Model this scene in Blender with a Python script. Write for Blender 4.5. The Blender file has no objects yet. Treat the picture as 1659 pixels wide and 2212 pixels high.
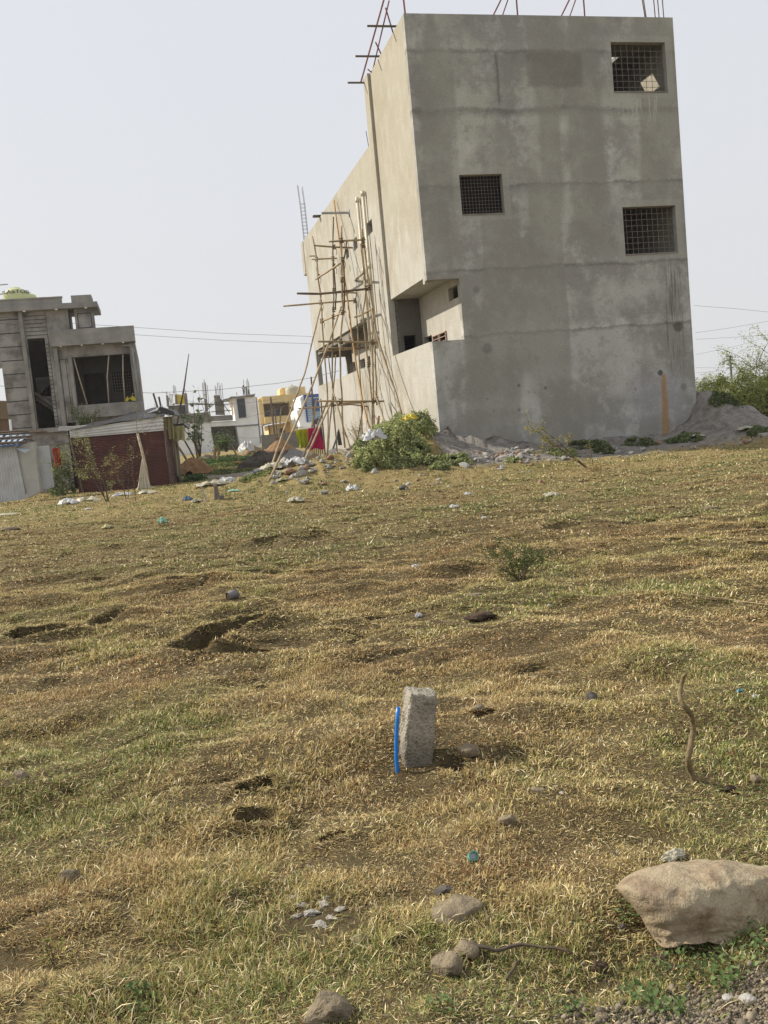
import bpy, math, random
import numpy as np
from mathutils import Vector, Matrix
random.seed(7); rng=np.random.default_rng(7)
S=bpy.context.scene; COL=S.collection
# ---------------------------------------------------------------- camera model (pixels of a 1659 x 2212 view)
f=1972.; PITCH,ROLL,YAW=[math.radians(a) for a in (5.09,5.34,13.44)]; EYE=1.5
cp,sp=math.cos(PITCH),math.sin(PITCH); c_,s_=math.cos(ROLL),math.sin(ROLL)
FW=np.array([0,cp,-sp]); U0=np.array([0,sp,cp]); X0=np.array([1.,0,0])
XR=c_*X0-s_*U0; UP=s_*X0+c_*U0; O=np.array([0,0,EYE])
E1=np.array([-math.sin(YAW),math.cos(YAW),0]); E2=np.array([math.cos(YAW),math.sin(YAW),0]); EZ=np.array([0,0,1.])
C0=np.array([1.9347,28.,0.])
def ray(px,py): return FW*f+XR*(px-829.5)-UP*(py-1106)
def hit(px,py,P,n):
    r=ray(px,py); return O+r*(((np.array(P,float)-O)@n)/(r@n))
def gz(px,py,z=0): return hit(px,py,(0,0,z),EZ)
def aty(px,py,Y): return hit(px,py,(0,Y,0),np.array([0,1.,0]))
def grid_at(px,py,v): return hit(px,py,C0+E1*v,E1)      # plane across the street grid, v metres behind the corner
def L2W(x,y,z): return C0+E2*x+E1*y+EZ*z
# ---------------------------------------------------------------- noise
def _h(i,j,s):
    n=(i*374761393+j*668265263+s*974634777)&0xffffffff
    n=((n^(n>>13))*1274126177)&0xffffffff
    return ((n^(n>>16))&0xffff)/65535.
def vn(x,y,s=0):
    x=np.asarray(x,float);y=np.asarray(y,float)
    i=np.floor(x).astype(np.int64);j=np.floor(y).astype(np.int64);a=x-i;b=y-j
    a=a*a*(3-2*a);b=b*b*(3-2*b)
    return (_h(i,j,s)*(1-a)+_h(i+1,j,s)*a)*(1-b)+(_h(i,j+1,s)*(1-a)+_h(i+1,j+1,s)*a)*b
def fbm(x,y,o=4,s=0):
    t=0;w=.5;k=1.
    for q in range(o): t=t+w*vn(x*k+q*17.3,y*k+q*9.1,s+q);w*=.5;k*=2.03
    return t/(1-.5**o)
# ---------------------------------------------------------------- terrain
PITS=[]   # cx,cy,half length,half width,angle,depth
def pit(px0,py0,px1,py1,w,d):
    w*=.8 if py0<1600 else .62;d*=1.3
    a=gz(px0,py0);b=gz(px1,py1);PITS.append(((a[0]+b[0])/2,(a[1]+b[1])/2,np.hypot(*(b-a)[:2])/2,w,math.atan2(b[1]-a[1],b[0]-a[0]),d))
for p in [(435,1392,592,1328,.17,.34),(50,1382,118,1366,.14,.24),(200,1350,262,1326,.13,.1),(575,1172,640,1162,.2,.26),(650,1160,700,1156,.2,.1),
    (520,1695,570,1690,.075,.13),(520,1762,572,1757,.075,.13),(700,1248,738,1240,.18,.14),(555,1472,572,1462,.07,.1),
    (370,1258,410,1254,.16,.1),(205,1249,235,1246,.15,.1),(700,1800,740,1790,.04,.07),
    (1560,1700,1600,1710,.04,.05),(160,1138,270,1128,.25,.1),(850,2030,870,2018,.05,.06),(500,1105,545,1100,.3,.12),(1195,1137,1240,1134,.3,.1),(1030,1560,1060,1556,.06,.05),(960,1640,1000,1655,.07,.06)]:
    pit(*p)
fu=np.array([-14,-9,-6,-3,0,1,2.2,3.8,7,7.9,8.4,8.9,9.5,10.3,11.2,13,18])
fz=np.array([0.1,.2,.5,.95,1.34,1.08,.86,.62,.55,.66,1.02,1.66,1.7,1.34,.8,.35,.1])
sv=np.array([-2,0,4,9,14,20.5,24,32]); sz=np.array([1.2,1.34,1.25,.95,.7,.42,.3,.1])
def build_h(x,y):
    dx=x-C0[0];dy=y-C0[1];u=dx*E2[0]+dy*E2[1];v=dx*E1[0]+dy*E1[1]
    # front side (v<0)
    hf=np.interp(u,fu,fz); d=np.clip(-v,0,None); hf=np.where(v<.3,hf*np.exp(-(d/2.3)**1.5),0)
    hf=np.where((v>=.3),np.interp(u,fu,fz)*np.exp(-np.clip(v-2,0,None)/5)*(u>8.8),hf)
    hf=np.where((v<.3)|(u>8.8),hf,0)
    hs=np.interp(v,sv,sz); d=np.clip(-u,0,None); ds=np.clip(-v,0,None)
    hs=np.where(u<.3,hs*np.exp(-(d/2.6)**1.5)*np.exp(-(ds/1.9)**1.5),0)
    return np.maximum(hf,hs),u,v
def gauss(x,y,cx,cy,a,b,t,p=2):
    ct,st=math.cos(t),math.sin(t);X=(x-cx)*ct+(y-cy)*st;Y=-(x-cx)*st+(y-cy)*ct
    return np.exp(-((np.abs(X)/a)**p+(np.abs(Y)/b)**p))
# extra heaps: world x,y,radius along,across,angle,height
CALM=[(*gz(1560,1995)[:2],.55),(*gz(893,1668)[:2],.28)]
HEAPS=[(*gz(845,1000,.3)[:2],1.9,1.3,.2,.62),(*gz(700,1012,.1)[:2],2.3,1.6,.4,.16)]
def height(x,y,pits=True):
    x=np.asarray(x,float);y=np.asarray(y,float);r=np.hypot(x,y)
    z=(fbm(x*.45,y*.45,3,3)-.5)*.10+(fbm(x*2.1,y*2.1,2,5)-.5)*.075
    near=np.clip(1-r/45,0,1)
    yy_=y+x*-.1
    h1=fbm(x*.75,yy_*1.15,3,71);fade=np.clip(1.25-r/40,0,1)*np.clip(r/9,.4,1)
    for cx,cy,rr_ in CALM: fade=fade*(1-gauss(x,y,cx,cy,rr_,rr_,0,4))
    z=z+fade*(np.clip((h1-.42)*5,0,1)*.052+np.clip((fbm(x*1.5+4,yy_*2.1,2,72)-.5)*6,-.5,.5)*.036)
    ck=np.abs(fbm(x*.8+3.3,yy_*1.5,3,73)-.5);cm=np.clip((fbm(x*.9,y*.9,2,74)-.5)*9,0,1)*np.clip((vn(x*2.6,y*2.6,75)-.25)*4,0,1)
    z=z-fade*.095*np.clip(r/7,.35,1)*np.exp(-(ck/.016)**2)*cm
    z=z+near*((vn(x*4.1,y*4.1,8)-.5)*.05+(vn(x*9,y*9,9)-.5)*.022)
    z=z+np.clip((r-55)/60,0,1)*.8-.03
    bh,u,v=build_h(x,y); bh=bh*(1+(.5*(fbm(x*1.3,y*1.3,3,11)-.5)+.2*(fbm(x*5,y*5,3,12)-.5))*np.clip(bh*4,0,1)); z=z+bh
    for cx,cy,a,b,t,hh in HEAPS: z=z+hh*gauss(x,y,cx,cy,a,b,t,2.4)
    if pits:
        for cx,cy,a,b,t,dd in PITS:
            m=(np.abs(x-cx)<a*2+1)&(np.abs(y-cy)<a*2+1)
            if m.any():
                q_=min(1,b*5)*.6;xx=x[m]+q_*(.22*(vn(x[m]*3.1,y[m]*3.1,21)-.5)+.1*(vn(x[m]*8,y[m]*8,23)-.5));yy=y[m]+q_*(.2*(vn(x[m]*3.1,y[m]*3.1,22)-.5)+.12*(vn(x[m]*8,y[m]*8,24)-.5))
                g=gauss(xx,yy,cx,cy,a*1.05+b*.5,b,t,5.0)
                rim=gauss(xx,yy,cx,cy,a*1.2+b*1.6,b*1.9,t,3.0)
                z[m]=z[m]-dd*1.25*g+dd*.28*(rim-g)
    return z
def hz(x,y): return float(height(np.array([x]),np.array([y]))[0])
def G(px,py,lo=1.5,hi=140):
    """where the ray through a pixel meets the terrain"""
    r=ray(px,py);r=r/np.hypot(r[0],r[1]);t=np.geomspace(lo,hi,1400)
    X=O[0]+r[0]*t;Y=O[1]+r[1]*t;Z=O[2]+r[2]*t;H=height(X,Y)
    k=np.argmax(Z<H)
    if not (Z<H).any(): k=-1
    return np.array([X[k],Y[k],H[k]])
# ---------------------------------------------------------------- mesh building
class MB:
    def __init__(s): s.v=[];s.f=[]
    def add(s,vs,fs):
        b=len(s.v);s.v+= [tuple(map(float,p)) for p in vs];s.f+=[tuple(b+i for i in q) for q in fs];return s
    def box(s,x0,x1,y0,y1,z0,z1):
        return s.add([(x0,y0,z0),(x1,y0,z0),(x1,y1,z0),(x0,y1,z0),(x0,y0,z1),(x1,y0,z1),(x1,y1,z1),(x0,y1,z1)],
            [(0,3,2,1),(4,5,6,7),(0,1,5,4),(1,2,6,5),(2,3,7,6),(3,0,4,7)])
    def tube(s,path,r,n=6,cap=True):
        P=[np.array(p,float) for p in path];k=len(P)
        rr=[r]*k if np.isscalar(r) else list(r)
        b=len(s.v);prev=None
        for i,p in enumerate(P):
            t=P[min(i+1,k-1)]-P[max(i-1,0)];t=t/(np.linalg.norm(t)+1e-9)
            a=np.cross(t,[0.31,.17,.93] if abs(t[2])<.9 else [1,0.1,0]);
            if prev is not None: a=prev-t*(prev@t)
            a=a/(np.linalg.norm(a)+1e-9);prev=a;c=np.cross(t,a)
            for j in range(n):
                w=2*math.pi*j/n;s.v.append(tuple(p+rr[i]*(math.cos(w)*a+math.sin(w)*c)))
        for i in range(k-1):
            for j in range(n):
                s.f.append((b+i*n+j,b+i*n+(j+1)%n,b+(i+1)*n+(j+1)%n,b+(i+1)*n+j))
        if cap:
            s.f.append(tuple(b+j for j in range(n))[::-1]);s.f.append(tuple(b+(k-1)*n+j for j in range(n)))
        return s
    def prism(s,poly,off):
        """polygon (3-D points) swept by vector off"""
        n=len(poly);P=[np.array(p,float) for p in poly]+[np.array(p,float)+off for p in poly]
        return s.add(P,[tuple(range(n)),tuple(range(2*n-1,n-1,-1))]+[(i,i+n,(i+1)%n+n,(i+1)%n)[::-1] for i in range(n)])
    def wall(s,ax,a0,a1,z0,z1,t0,t1,holes=()):
        """wall slab with rectangular holes. ax='x': runs along x, thickness t0..t1 in y; ax='y': runs along y, thickness in x"""
        A=sorted({a0,a1,*[h[0] for h in holes],*[h[1] for h in holes]});A=[a for a in A if a0<=a<=a1]
        Z=sorted({z0,z1,*[h[2] for h in holes],*[h[3] for h in holes]});Z=[a for a in Z if z0<=a<=z1]
        solid=lambda i,j:0<=i<len(A)-1 and 0<=j<len(Z)-1 and not any(h[0]<(A[i]+A[i+1])/2<h[1] and h[2]<(Z[j]+Z[j+1])/2<h[3] for h in holes)
        pt=(lambda a,t,z:(a,t,z)) if ax=='x' else (lambda a,t,z:(t,a,z))
        q=lambda *p:s.add([pt(*w) for w in p],[(0,1,2,3)])
        for i in range(len(A)-1):
            for j in range(len(Z)-1):
                if not solid(i,j): continue
                a,b,c,d=A[i],A[i+1],Z[j],Z[j+1]
                q((a,t0,c),(b,t0,c),(b,t0,d),(a,t0,d));q((b,t1,c),(a,t1,c),(a,t1,d),(b,t1,d))
                if not solid(i-1,j): q((a,t1,c),(a,t0,c),(a,t0,d),(a,t1,d))
                if not solid(i+1,j): q((b,t0,c),(b,t1,c),(b,t1,d),(b,t0,d))
                if not solid(i,j-1): q((a,t1,c),(b,t1,c),(b,t0,c),(a,t0,c))
                if not solid(i,j+1): q((a,t0,d),(b,t0,d),(b,t1,d),(a,t1,d))
        return s
    def corr(s,p00,p10,p11,p01,waves,amp,thick=.012):
        """corrugated sheet: ridges run p00->p01, waves counted along p00->p10"""
        p00,p10,p11,p01=[np.array(p,float) for p in (p00,p10,p11,p01)]
        n=np.cross(p10-p00,p01-p00);n/=np.linalg.norm(n);N=waves*6
        b=len(s.v)
        for side in (0,1):
            for i in range(N+1):
                t=i/N;o=n*(amp*math.sin(2*math.pi*waves*t)-side*thick)
                s.v.append(tuple(p00+(p10-p00)*t+o));s.v.append(tuple(p01+(p11-p01)*t+o))
        for i in range(N):
            a=b+2*i;s.f.append((a,a+2,a+3,a+1));a+=2*(N+1);s.f.append((a,a+1,a+3,a+2))
        return s
    def build(s,name,mat,parent=None,smooth=False,loc=None,bevel=0):
        m=bpy.data.meshes.new(name)
        vv=s.v if loc is None else [(p[0]-loc[0],p[1]-loc[1],p[2]-loc[2]) for p in s.v]
        m.from_pydata(vv,[],s.f)
        import bmesh
        bm=bmesh.new();bm.from_mesh(m);bmesh.ops.recalc_face_normals(bm,faces=bm.faces)
        bm.to_mesh(m);bm.free()
        if smooth: m.polygons.foreach_set('use_smooth',[True]*len(m.polygons))
        o=bpy.data.objects.new(name,m);COL.objects.link(o)
        if mat: m.materials.append(mat)
        if parent is not None: o.parent=parent
        elif loc is not None: o.location=loc
        if bevel:
            b=o.modifiers.new('bevel','BEVEL');b.width=bevel;b.segments=2;b.limit_method='ANGLE'
        return o
def tag(o,label=None,cat=None,group=None,kind=None):
    for k,v in (('label',label),('category',cat),('group',group),('kind',kind)):
        if v: o[k]=v
    return o
def thing(name,label,cat,loc,rz=0,group=None):
    o=bpy.data.objects.new(name,None);COL.objects.link(o);o.location=loc;o.rotation_euler=(0,0,rz);o.empty_display_size=.2
    return tag(o,label,cat,group)
def npmesh(name,V,F,mat,parent=None,cols=None,smooth=False,loc=None):
    """V (n,3), F (m,k) arrays -> object, fast"""
    m=bpy.data.meshes.new(name);V=np.asarray(V,np.float32)
    if loc is not None: V=V-np.array(loc,np.float32)
    F=np.asarray(F,np.int32);k=F.shape[1]
    m.vertices.add(len(V));m.vertices.foreach_set('co',V.ravel())
    m.loops.add(F.size);m.loops.foreach_set('vertex_index',F.ravel())
    m.polygons.add(len(F));m.polygons.foreach_set('loop_start',np.arange(0,F.size,k,dtype=np.int32))
    m.update(calc_edges=True)
    if smooth: m.polygons.foreach_set('use_smooth',np.ones(len(F),bool))
    if cols is not None:
        a=m.color_attributes.new('Col','FLOAT_COLOR','POINT');c=np.ones((len(V),4),np.float32);c[:,:3]=cols
        a.data.foreach_set('color',c.ravel())
    if mat: m.materials.append(mat)
    o=bpy.data.objects.new(name,m);COL.objects.link(o)
    if parent is not None:o.parent=parent
    elif loc is not None:o.location=loc
    return o
def dup(o,parent=None):
    c=o.copy();COL.objects.link(c);c.parent=parent
    for ch in list(o.children): dup(ch,c)
    return c
# ---------------------------------------------------------------- materials
class N:
    def __init__(s,name):
        s.m=bpy.data.materials.new(name);s.m.use_nodes=True;s.t=s.m.node_tree;s.n=s.t.nodes;s.l=s.t.links
        s.b=s.n['Principled BSDF'];s.out=s.n['Material Output']
        s.co=s.n.new('ShaderNodeTexCoord').outputs['Object']
    def put(s,sock,v):
        if isinstance(v,(int,float)): sock.default_value=v
        elif isinstance(v,tuple): sock.default_value=(*v,1)[:4] if sock.type=='RGBA' else v
        else: s.l.new(v,sock)
    def noise(s,sc,det=4,rough=.55,vec=None,dist=0,scale3=None):
        n=s.n.new('ShaderNodeTexNoise');n.inputs['Scale'].default_value=sc;n.inputs['Detail'].default_value=det;n.inputs['Roughness'].default_value=rough;n.inputs['Distortion'].default_value=dist
        v=vec or s.co
        if scale3:
            mp=s.n.new('ShaderNodeMapping');mp.inputs['Scale'].default_value=scale3;s.l.new(v,mp.inputs['Vector']);v=mp.outputs[0]
        s.l.new(v,n.inputs['Vector']);return n.outputs['Fac']
    def voro(s,sc,feat='F1',out='Distance',vec=None,scale3=None):
        n=s.n.new('ShaderNodeTexVoronoi');n.feature=feat;n.inputs['Scale'].default_value=sc;v=vec or s.co
        if scale3:
            mp=s.n.new('ShaderNodeMapping');mp.inputs['Scale'].default_value=scale3;s.l.new(v,mp.inputs['Vector']);v=mp.outputs[0]
        s.l.new(v,n.inputs['Vector']);return n.outputs[out]
    def ramp(s,x,stops,interp='LINEAR'):
        r=s.n.new('ShaderNodeValToRGB');r.color_ramp.interpolation=interp;e=r.color_ramp.elements
        while len(e)<len(stops): e.new(.5)
        for k,(p,c) in zip(e,stops): k.position=p;k.color=(c,c,c,1) if isinstance(c,(int,float)) else (*c,1)
        s.l.new(x,r.inputs[0]);return r.outputs['Color']
    def mix(s,a,b,fac,mode='MIX'):
        m=s.n.new('ShaderNodeMix');m.data_type='RGBA';m.blend_type=mode
        s.put(m.inputs[0],fac);s.put(m.inputs[6],a);s.put(m.inputs[7],b);return m.outputs[2]
    def math(s,op,a,b=0.,c=None):
        m=s.n.new('ShaderNodeMath');m.operation=op;s.put(m.inputs[0],a);s.put(m.inputs[1],b)
        if c is not None: s.put(m.inputs[2],c)
        return m.outputs[0]
    def sep(s,v=None):
        m=s.n.new('ShaderNodeSeparateXYZ');s.l.new(v or s.co,m.inputs[0]);return m.outputs
    def attr(s,name='Col'):
        a=s.n.new('ShaderNodeAttribute');a.attribute_name=name;return a.outputs['Color']
    def rnd(s): return s.n.new('ShaderNodeObjectInfo').outputs['Random']
    def col(s,c): s.put(s.b.inputs['Base Color'],c);return s
    def fin(s,rough=.85,bump=None,strength=.4,dist=.02,metal=0,spec=.3,transl=0,color=None):
        s.put(s.b.inputs['Roughness'],rough);s.b.inputs['Metallic'].default_value=metal;s.b.inputs['Specular IOR Level'].default_value=spec
        if bump is not None:
            b=s.n.new('ShaderNodeBump');b.inputs['Strength'].default_value=strength;b.inputs['Distance'].default_value=dist
            s.l.new(bump,b.inputs['Height']);s.l.new(b.outputs[0],s.b.inputs['Normal'])
        if transl:
            t=s.n.new('ShaderNodeBsdfTranslucent');s.put(t.inputs[0],color)
            x=s.n.new('ShaderNodeMixShader');x.inputs[0].default_value=transl
            s.l.new(s.b.outputs[0],x.inputs[1]);s.l.new(t.outputs[0],x.inputs[2]);s.l.new(x.outputs[0],s.out.inputs[0])
        return s.m
def simple(name,c1,c2=None,sc=3,rough=.8,bs=20,strength=.3,dist=.01,metal=0,spec=.3,lo=.35,hi=.65,scale3=None):
    k=N(name);c2=c2 or tuple(x*.75 for x in c1)
    k.col(k.mix(c1,c2,k.ramp(k.noise(sc,5,.6,scale3=scale3),[(lo,0.),(hi,1.)])))
    return k.fin(rough,k.noise(bs,4,.6),strength,dist,metal,spec)
SUN=4.0;HZMIX=.9;HOR=(.57,.572,.58);ZEN=(.57,.59,.625);HAZE=0.00035;EXPO=0.47
# ---------------------------------------------------------------- materials of the place
def smooth(k,x,a,b):
    m=k.n.new('ShaderNodeMapRange');m.interpolation_type='SMOOTHSTEP'
    if not isinstance(x,(int,float)): k.l.new(x,m.inputs[0])
    m.inputs[1].default_value=a;m.inputs[2].default_value=b;return m.outputs[0]
def band(k,x,a,b,s): return k.math('MULTIPLY',smooth(k,x,a-s,a+s),k.math('SUBTRACT',1.,smooth(k,x,b-s,b+s)))
def AND(k,a,b): return k.math('MULTIPLY',a,b)
def plaster(name,front):
    k=N(name);X,Y,Z=k.sep()
    n1=k.noise(.42,5,.6);n2=k.noise(1.3,8,.68,dist=.1);n3=k.noise(7,6,.7);n4=k.noise(60,3,.7)
    wob=k.math('MULTIPLY_ADD',k.noise(.8,2),.35,k.math('MULTIPLY',n3,.3));wob2=k.math('SUBTRACT',wob,.325)
    if front:
        c=k.mix((.46,.45,.425),(.45,.44,.385),smooth(k,Z,3.,11.))
        c=k.mix(c,(.31,.30,.275),k.ramp(n1,[(.42,0.),(.54,1.)]))
        c=k.mix(c,(.58,.57,.54),k.ramp(n2,[(.5,0.),(.6,.35),(.72,.75)]));c=k.mix(c,(.25,.24,.215),k.ramp(k.noise(2.2,9,.74,dist=.1),[(.53,0.),(.58,.35),(.7,.6)]))
        zz=k.math('ADD',Z,wob2);z14=k.math('DIVIDE',zz,14.)
        st=[(0,1.),(4.0/14,.98),(4.1/14,.6),(4.14/14,1.08),(4.4/14,1.),(6.0/14,.97),(6.1/14,.52),(6.14/14,1.15),(6.5/14,1.),(8.5/14,.96),(8.58/14,.58),(8.62/14,1.1),(10.6/14,.97),(10.86/14,.55),(10.92/14,.92),(11.5/14,.9),(12.48/14,.86),(12.56/14,.52),(12.6/14,1.08),(13.3/14,.93)]
        c=k.mix(c,k.ramp(z14,st),1.,'MULTIPLY')
        # long plaster lifts laid in bays of slightly different mortar
        bay=k.noise(.9,2,.4,scale3=(.9,1,.12));c=k.mix(c,(.27,.26,.225),k.ramp(bay,[(.47,0.),(.52,.62)]))
        # vertical joint on the second lift from the top
        xx=k.math('ADD',X,k.math('MULTIPLY',wob2,.45))
        c=k.mix(c,(.12,.115,.095),k.math('MULTIPLY',AND(k,band(k,xx,2.75,2.82,.05),band(k,Z,11.,12.5,.1)),.7))
        c=k.mix(c,(.14,.13,.11),k.math('MULTIPLY',AND(k,band(k,xx,3.75,5.6,.08),band(k,zz,11.5,12.5,.08)),.45))
        # damp spots low on the wall
        sp_=k.ramp(k.voro(2.6,scale3=(1,1,1)),[(.05,1.),(.2,0.)]);m=AND(k,sp_,band(k,Z,1.5,2.7,.25));m=AND(k,m,k.ramp(k.noise(1.1,2),[(.46,0.),(.55,1.)]))
        c=k.mix(c,(.085,.082,.075),k.math('MULTIPLY',m,.75))
        # pale salts round the outlet and a rust run below it
        c=k.mix(c,(.42,.42,.45),k.math('MULTIPLY',AND(k,AND(k,band(k,xx,6.6,8.4,.35),band(k,zz,1.0,2.5,.3)),k.ramp(n2,[(.35,0.2),(.65,1.)])),.6))
        c=k.mix(c,(.5,.5,.5),k.math('MULTIPLY',AND(k,AND(k,band(k,X,4.2,5.6,.3),band(k,Z,1.9,2.5,.2)),k.ramp(n3,[(.55,0.),(.7,1.)])),.6))
        dx=k.math('SUBTRACT',X,k.math('MULTIPLY_ADD',Z,.02,7.66))
        w=k.math('MULTIPLY_ADD',Z,-.035,.165)
        run=k.math('SUBTRACT',1.,smooth(k,k.math('SUBTRACT',k.math('ABSOLUTE',dx),k.math('ADD',w,k.math('MULTIPLY',wob2,.12))),-.06,.05))
        run=AND(k,run,band(k,Z,-1.,2.45,.03))
        c=k.mix(c,k.mix((.44,.22,.05),(.3,.17,.06),k.ramp(n3,[(.35,0.),(.65,1.)])),k.math('MULTIPLY',run,.72))
        # dark ring hole
        for (cx,cz,r,a) in ((8.35,3.96,.2,.7),(7.6,2.52,.1,.85),(8.42,2.0,.12,.35),(1.75,3.7,.18,.35),(1.55,5.5,.12,.3)):
            d=k.math('SQRT',k.math('ADD',k.math('POWER',k.math('SUBTRACT',X,cx),2.),k.math('POWER',k.math('SUBTRACT',Z,cz),2.)))
            d=k.math('ADD',d,k.math('MULTIPLY',wob2,.15))
            c=k.mix(c,(.07,.068,.06),k.math('MULTIPLY',k.math('SUBTRACT',1.,smooth(k,d,r*.6,r*1.2)),a))
        st_=k.noise(5,4,.6,scale3=(3.2,1,.14))
        c=k.mix(c,(.07,.068,.06),k.math('MULTIPLY',AND(k,AND(k,band(k,X,7.9,8.55,.12),band(k,Z,2.6,6.,.4)),k.ramp(st_,[(.5,0.),(.58,1.)])),.55))
        c=k.mix(c,(.45,.44,.4),k.math('MULTIPLY',AND(k,AND(k,band(k,X,6.65,8.2,.1),band(k,Z,10.4,11.3,.25)),k.ramp(st_,[(.55,0.),(.6,1.)])),.7))
        c=k.mix(c,(.3,.3,.29),k.math('MULTIPLY',AND(k,band(k,Z,12.7,13.3,.15),k.ramp(st_,[(.5,0.),(.62,1.)])),.6))
        # smoother mortar frames round the openings
        fr=None
        for (a,b,z0,z1) in ((6.63,8.52,11.34,12.84),(1.3,2.68,7.76,8.93),(6.65,8.52,6.33,7.8)):
            m=AND(k,band(k,X,a-.22,b+.22,.02),band(k,Z,z0-.2,z1+.2,.02));fr=m if fr is None else k.math('MAXIMUM',fr,m)
        c=k.mix(c,(.4,.39,.35),k.math('MULTIPLY',fr,.35))
    else:
        c=k.mix((.43,.415,.375),(.39,.37,.315),smooth(k,Z,5.,12.))
        c=k.mix(c,(.33,.295,.225),k.ramp(n1,[(.42,0.),(.66,.8)]))
        c=k.mix(c,(.5,.48,.43),k.ramp(k.noise(2.2,5,.65,scale3=(1,1,.5)),[(.48,0.),(.7,.7)]))
        st_=k.noise(4,4,.65,scale3=(1,3.2,.35));c=k.mix(c,(.3,.27,.2),k.ramp(st_,[(.56,0.),(.75,.5)]))
        zd=k.math('ADD',k.math('MULTIPLY_ADD',Y,-.45,Z),wob2)
        c=k.mix(c,(.36,.32,.24),k.math('MULTIPLY',smooth(k,zd,6.6,7.6),.35))
    c=k.mix(c,k.ramp(n4,[(.3,.72),(.7,1.22)]),.7,'MULTIPLY');c=k.mix(c,k.ramp(k.noise(17,5,.75),[(.35,.82),(.65,1.14)]),.6,'MULTIPLY')
    k.col(c)
    return k.fin(.95,k.math('ADD',k.math('MULTIPLY',n3,1.),k.math('MULTIPLY',n4,.25)),.55,.02,spec=.15)
M={}
M['front']=plaster('plaster_front',True); M['side']=plaster('plaster_side',False)
M['conc']=simple('concrete_grey',(.26,.245,.22),(.17,.16,.14),1.4,.95,9,.5,.02,spec=.15)
M['house']=simple('house_plaster',(.34,.325,.31),(.16,.15,.14),1.1,.95,6,.6,.02,spec=.15,lo=.42,hi=.62)
M['houselt']=simple('house_trim_plaster',(.33,.32,.30),(.22,.21,.2),1.2,.95,8,.5,.02,spec=.15)
M['dark']=simple('painted_interior_shade',(.045,.042,.04),(.03,.028,.026),2,.95)  # gloom of stairwell and rooms put into a near-black colour
M['shadewall']=simple('recess_shade_plaster',(.07,.063,.055),(.05,.045,.04),2,.95);M['end_shade']=simple('endwall_shade_plaster',(.15,.14,.125),(.1,.092,.082),2,.95);M['groove']=simple('groove_mortar',(.06,.058,.055),(.04,.04,.038),4,.95)  # first two: balcony shade put into the plaster colour
M['steel']=simple('rebar_steel',(.11,.075,.055),(.06,.045,.04),8,.7,metal=.3)
M['grille']=simple('window_bar_paint',(.22,.19,.17),(.15,.12,.1),6,.6)
M['pinkbar']=simple('primer_painted_bar',(.45,.33,.27),(.36,.24,.19),8,.6)
M['redsteel']=simple('red_oxide_steel',(.26,.09,.08),(.17,.06,.07),4,.6)
def bam(name,a,b,c3):
    k=N(name);n=k.noise(9,5,.7,scale3=(1,1,.5));r=k.rnd()
    c=k.mix(a,b,k.ramp(n,[(.35,0.),(.65,1.)]));c=k.mix(c,c3,k.ramp(k.noise(2.3,3),[(.5,0.),(.7,.8)]));c=k.mix(c,k.ramp(r,[(0,.72),(1,1.15)]),1.,'MULTIPLY')
    k.col(c);return k.fin(.7,k.noise(30,3),.4,.01,spec=.25)
M['bamboo']=bam('dry_bamboo',(.36,.28,.17),(.27,.2,.12),(.15,.105,.065))
M['darkbamboo']=bam('weathered_bamboo',(.16,.12,.085),(.1,.075,.055),(.06,.045,.035))
M['rope']=simple('coir_rope',(.14,.095,.05),(.09,.06,.03),20,.95)
M['orangepole']=simple('varnished_pole',(.42,.24,.08),(.3,.16,.06),4,.6)
M['pvc']=simple('cream_pvc',(.62,.57,.45),(.52,.47,.36),2,.45,spec=.4)
M['pvcgrey']=simple('grey_pvc',(.36,.37,.38),(.28,.29,.3),2,.5)
def metal_sheet(name,a,b,c3,amt=(.5,.62),rough=.5):
    k=N(name);c=k.mix(a,b,k.ramp(k.noise(1.6,5,.6),[(.4,0.),(.6,1.)]));c=k.mix(c,c3,k.ramp(k.noise(1.1,6,.7,scale3=(1,1,.5)),[(amt[0],0.),(amt[1],1.)]))
    k.col(c);return k.fin(rough,k.noise(25,3),.15,.005,metal=.0,spec=.5)
M['redsheet']=metal_sheet('rust_red_sheet',(.105,.032,.026),(.075,.026,.022),(.19,.085,.05),(.55,.72),.65)
M['fascia']=metal_sheet('bright_sheet',(.62,.62,.62),(.5,.5,.5),(.3,.28,.25),(.6,.75));M['zinc']=metal_sheet('galvanised_sheet',(.52,.53,.55),(.42,.43,.45),(.2,.19,.18),(.55,.7))
M['zincpale']=metal_sheet('pale_sheet',(.42,.42,.40),(.36,.36,.345),(.27,.26,.24),(.55,.7))
M['bluesheet']=metal_sheet('blue_sheet',(.05,.13,.34),(.07,.17,.4),(.2,.25,.33),(.6,.75))
M['lightblue']=metal_sheet('faded_blue_sheet',(.42,.52,.6),(.35,.46,.58),(.5,.55,.6),(.6,.75))
M['tarp']=simple('black_tarpaulin',(.022,.022,.024),(.04,.04,.045),3,.45,14,.8,.03,spec=.5)
M['white']=simple('whitewashed_plaster',(.80,.80,.80),(.62,.62,.61),.5,.95)
M['whitehi']=simple('white_paint',(.85,.85,.85),(.76,.76,.76),.8,.9)
M['yellow']=simple('yellow_painted_plaster',(.78,.60,.29),(.68,.51,.24),.5,.9)
M['brown']=simple('brown_plaster',(.22,.165,.11),(.16,.12,.08),1,.95)
M['bluepaint']=simple('blue_paint',(.06,.13,.36),(.05,.1,.3),1,.8)
M['glass']=simple('dark_window_glass',(.02,.025,.04),(.03,.035,.05),1,.25,spec=.6)
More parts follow.
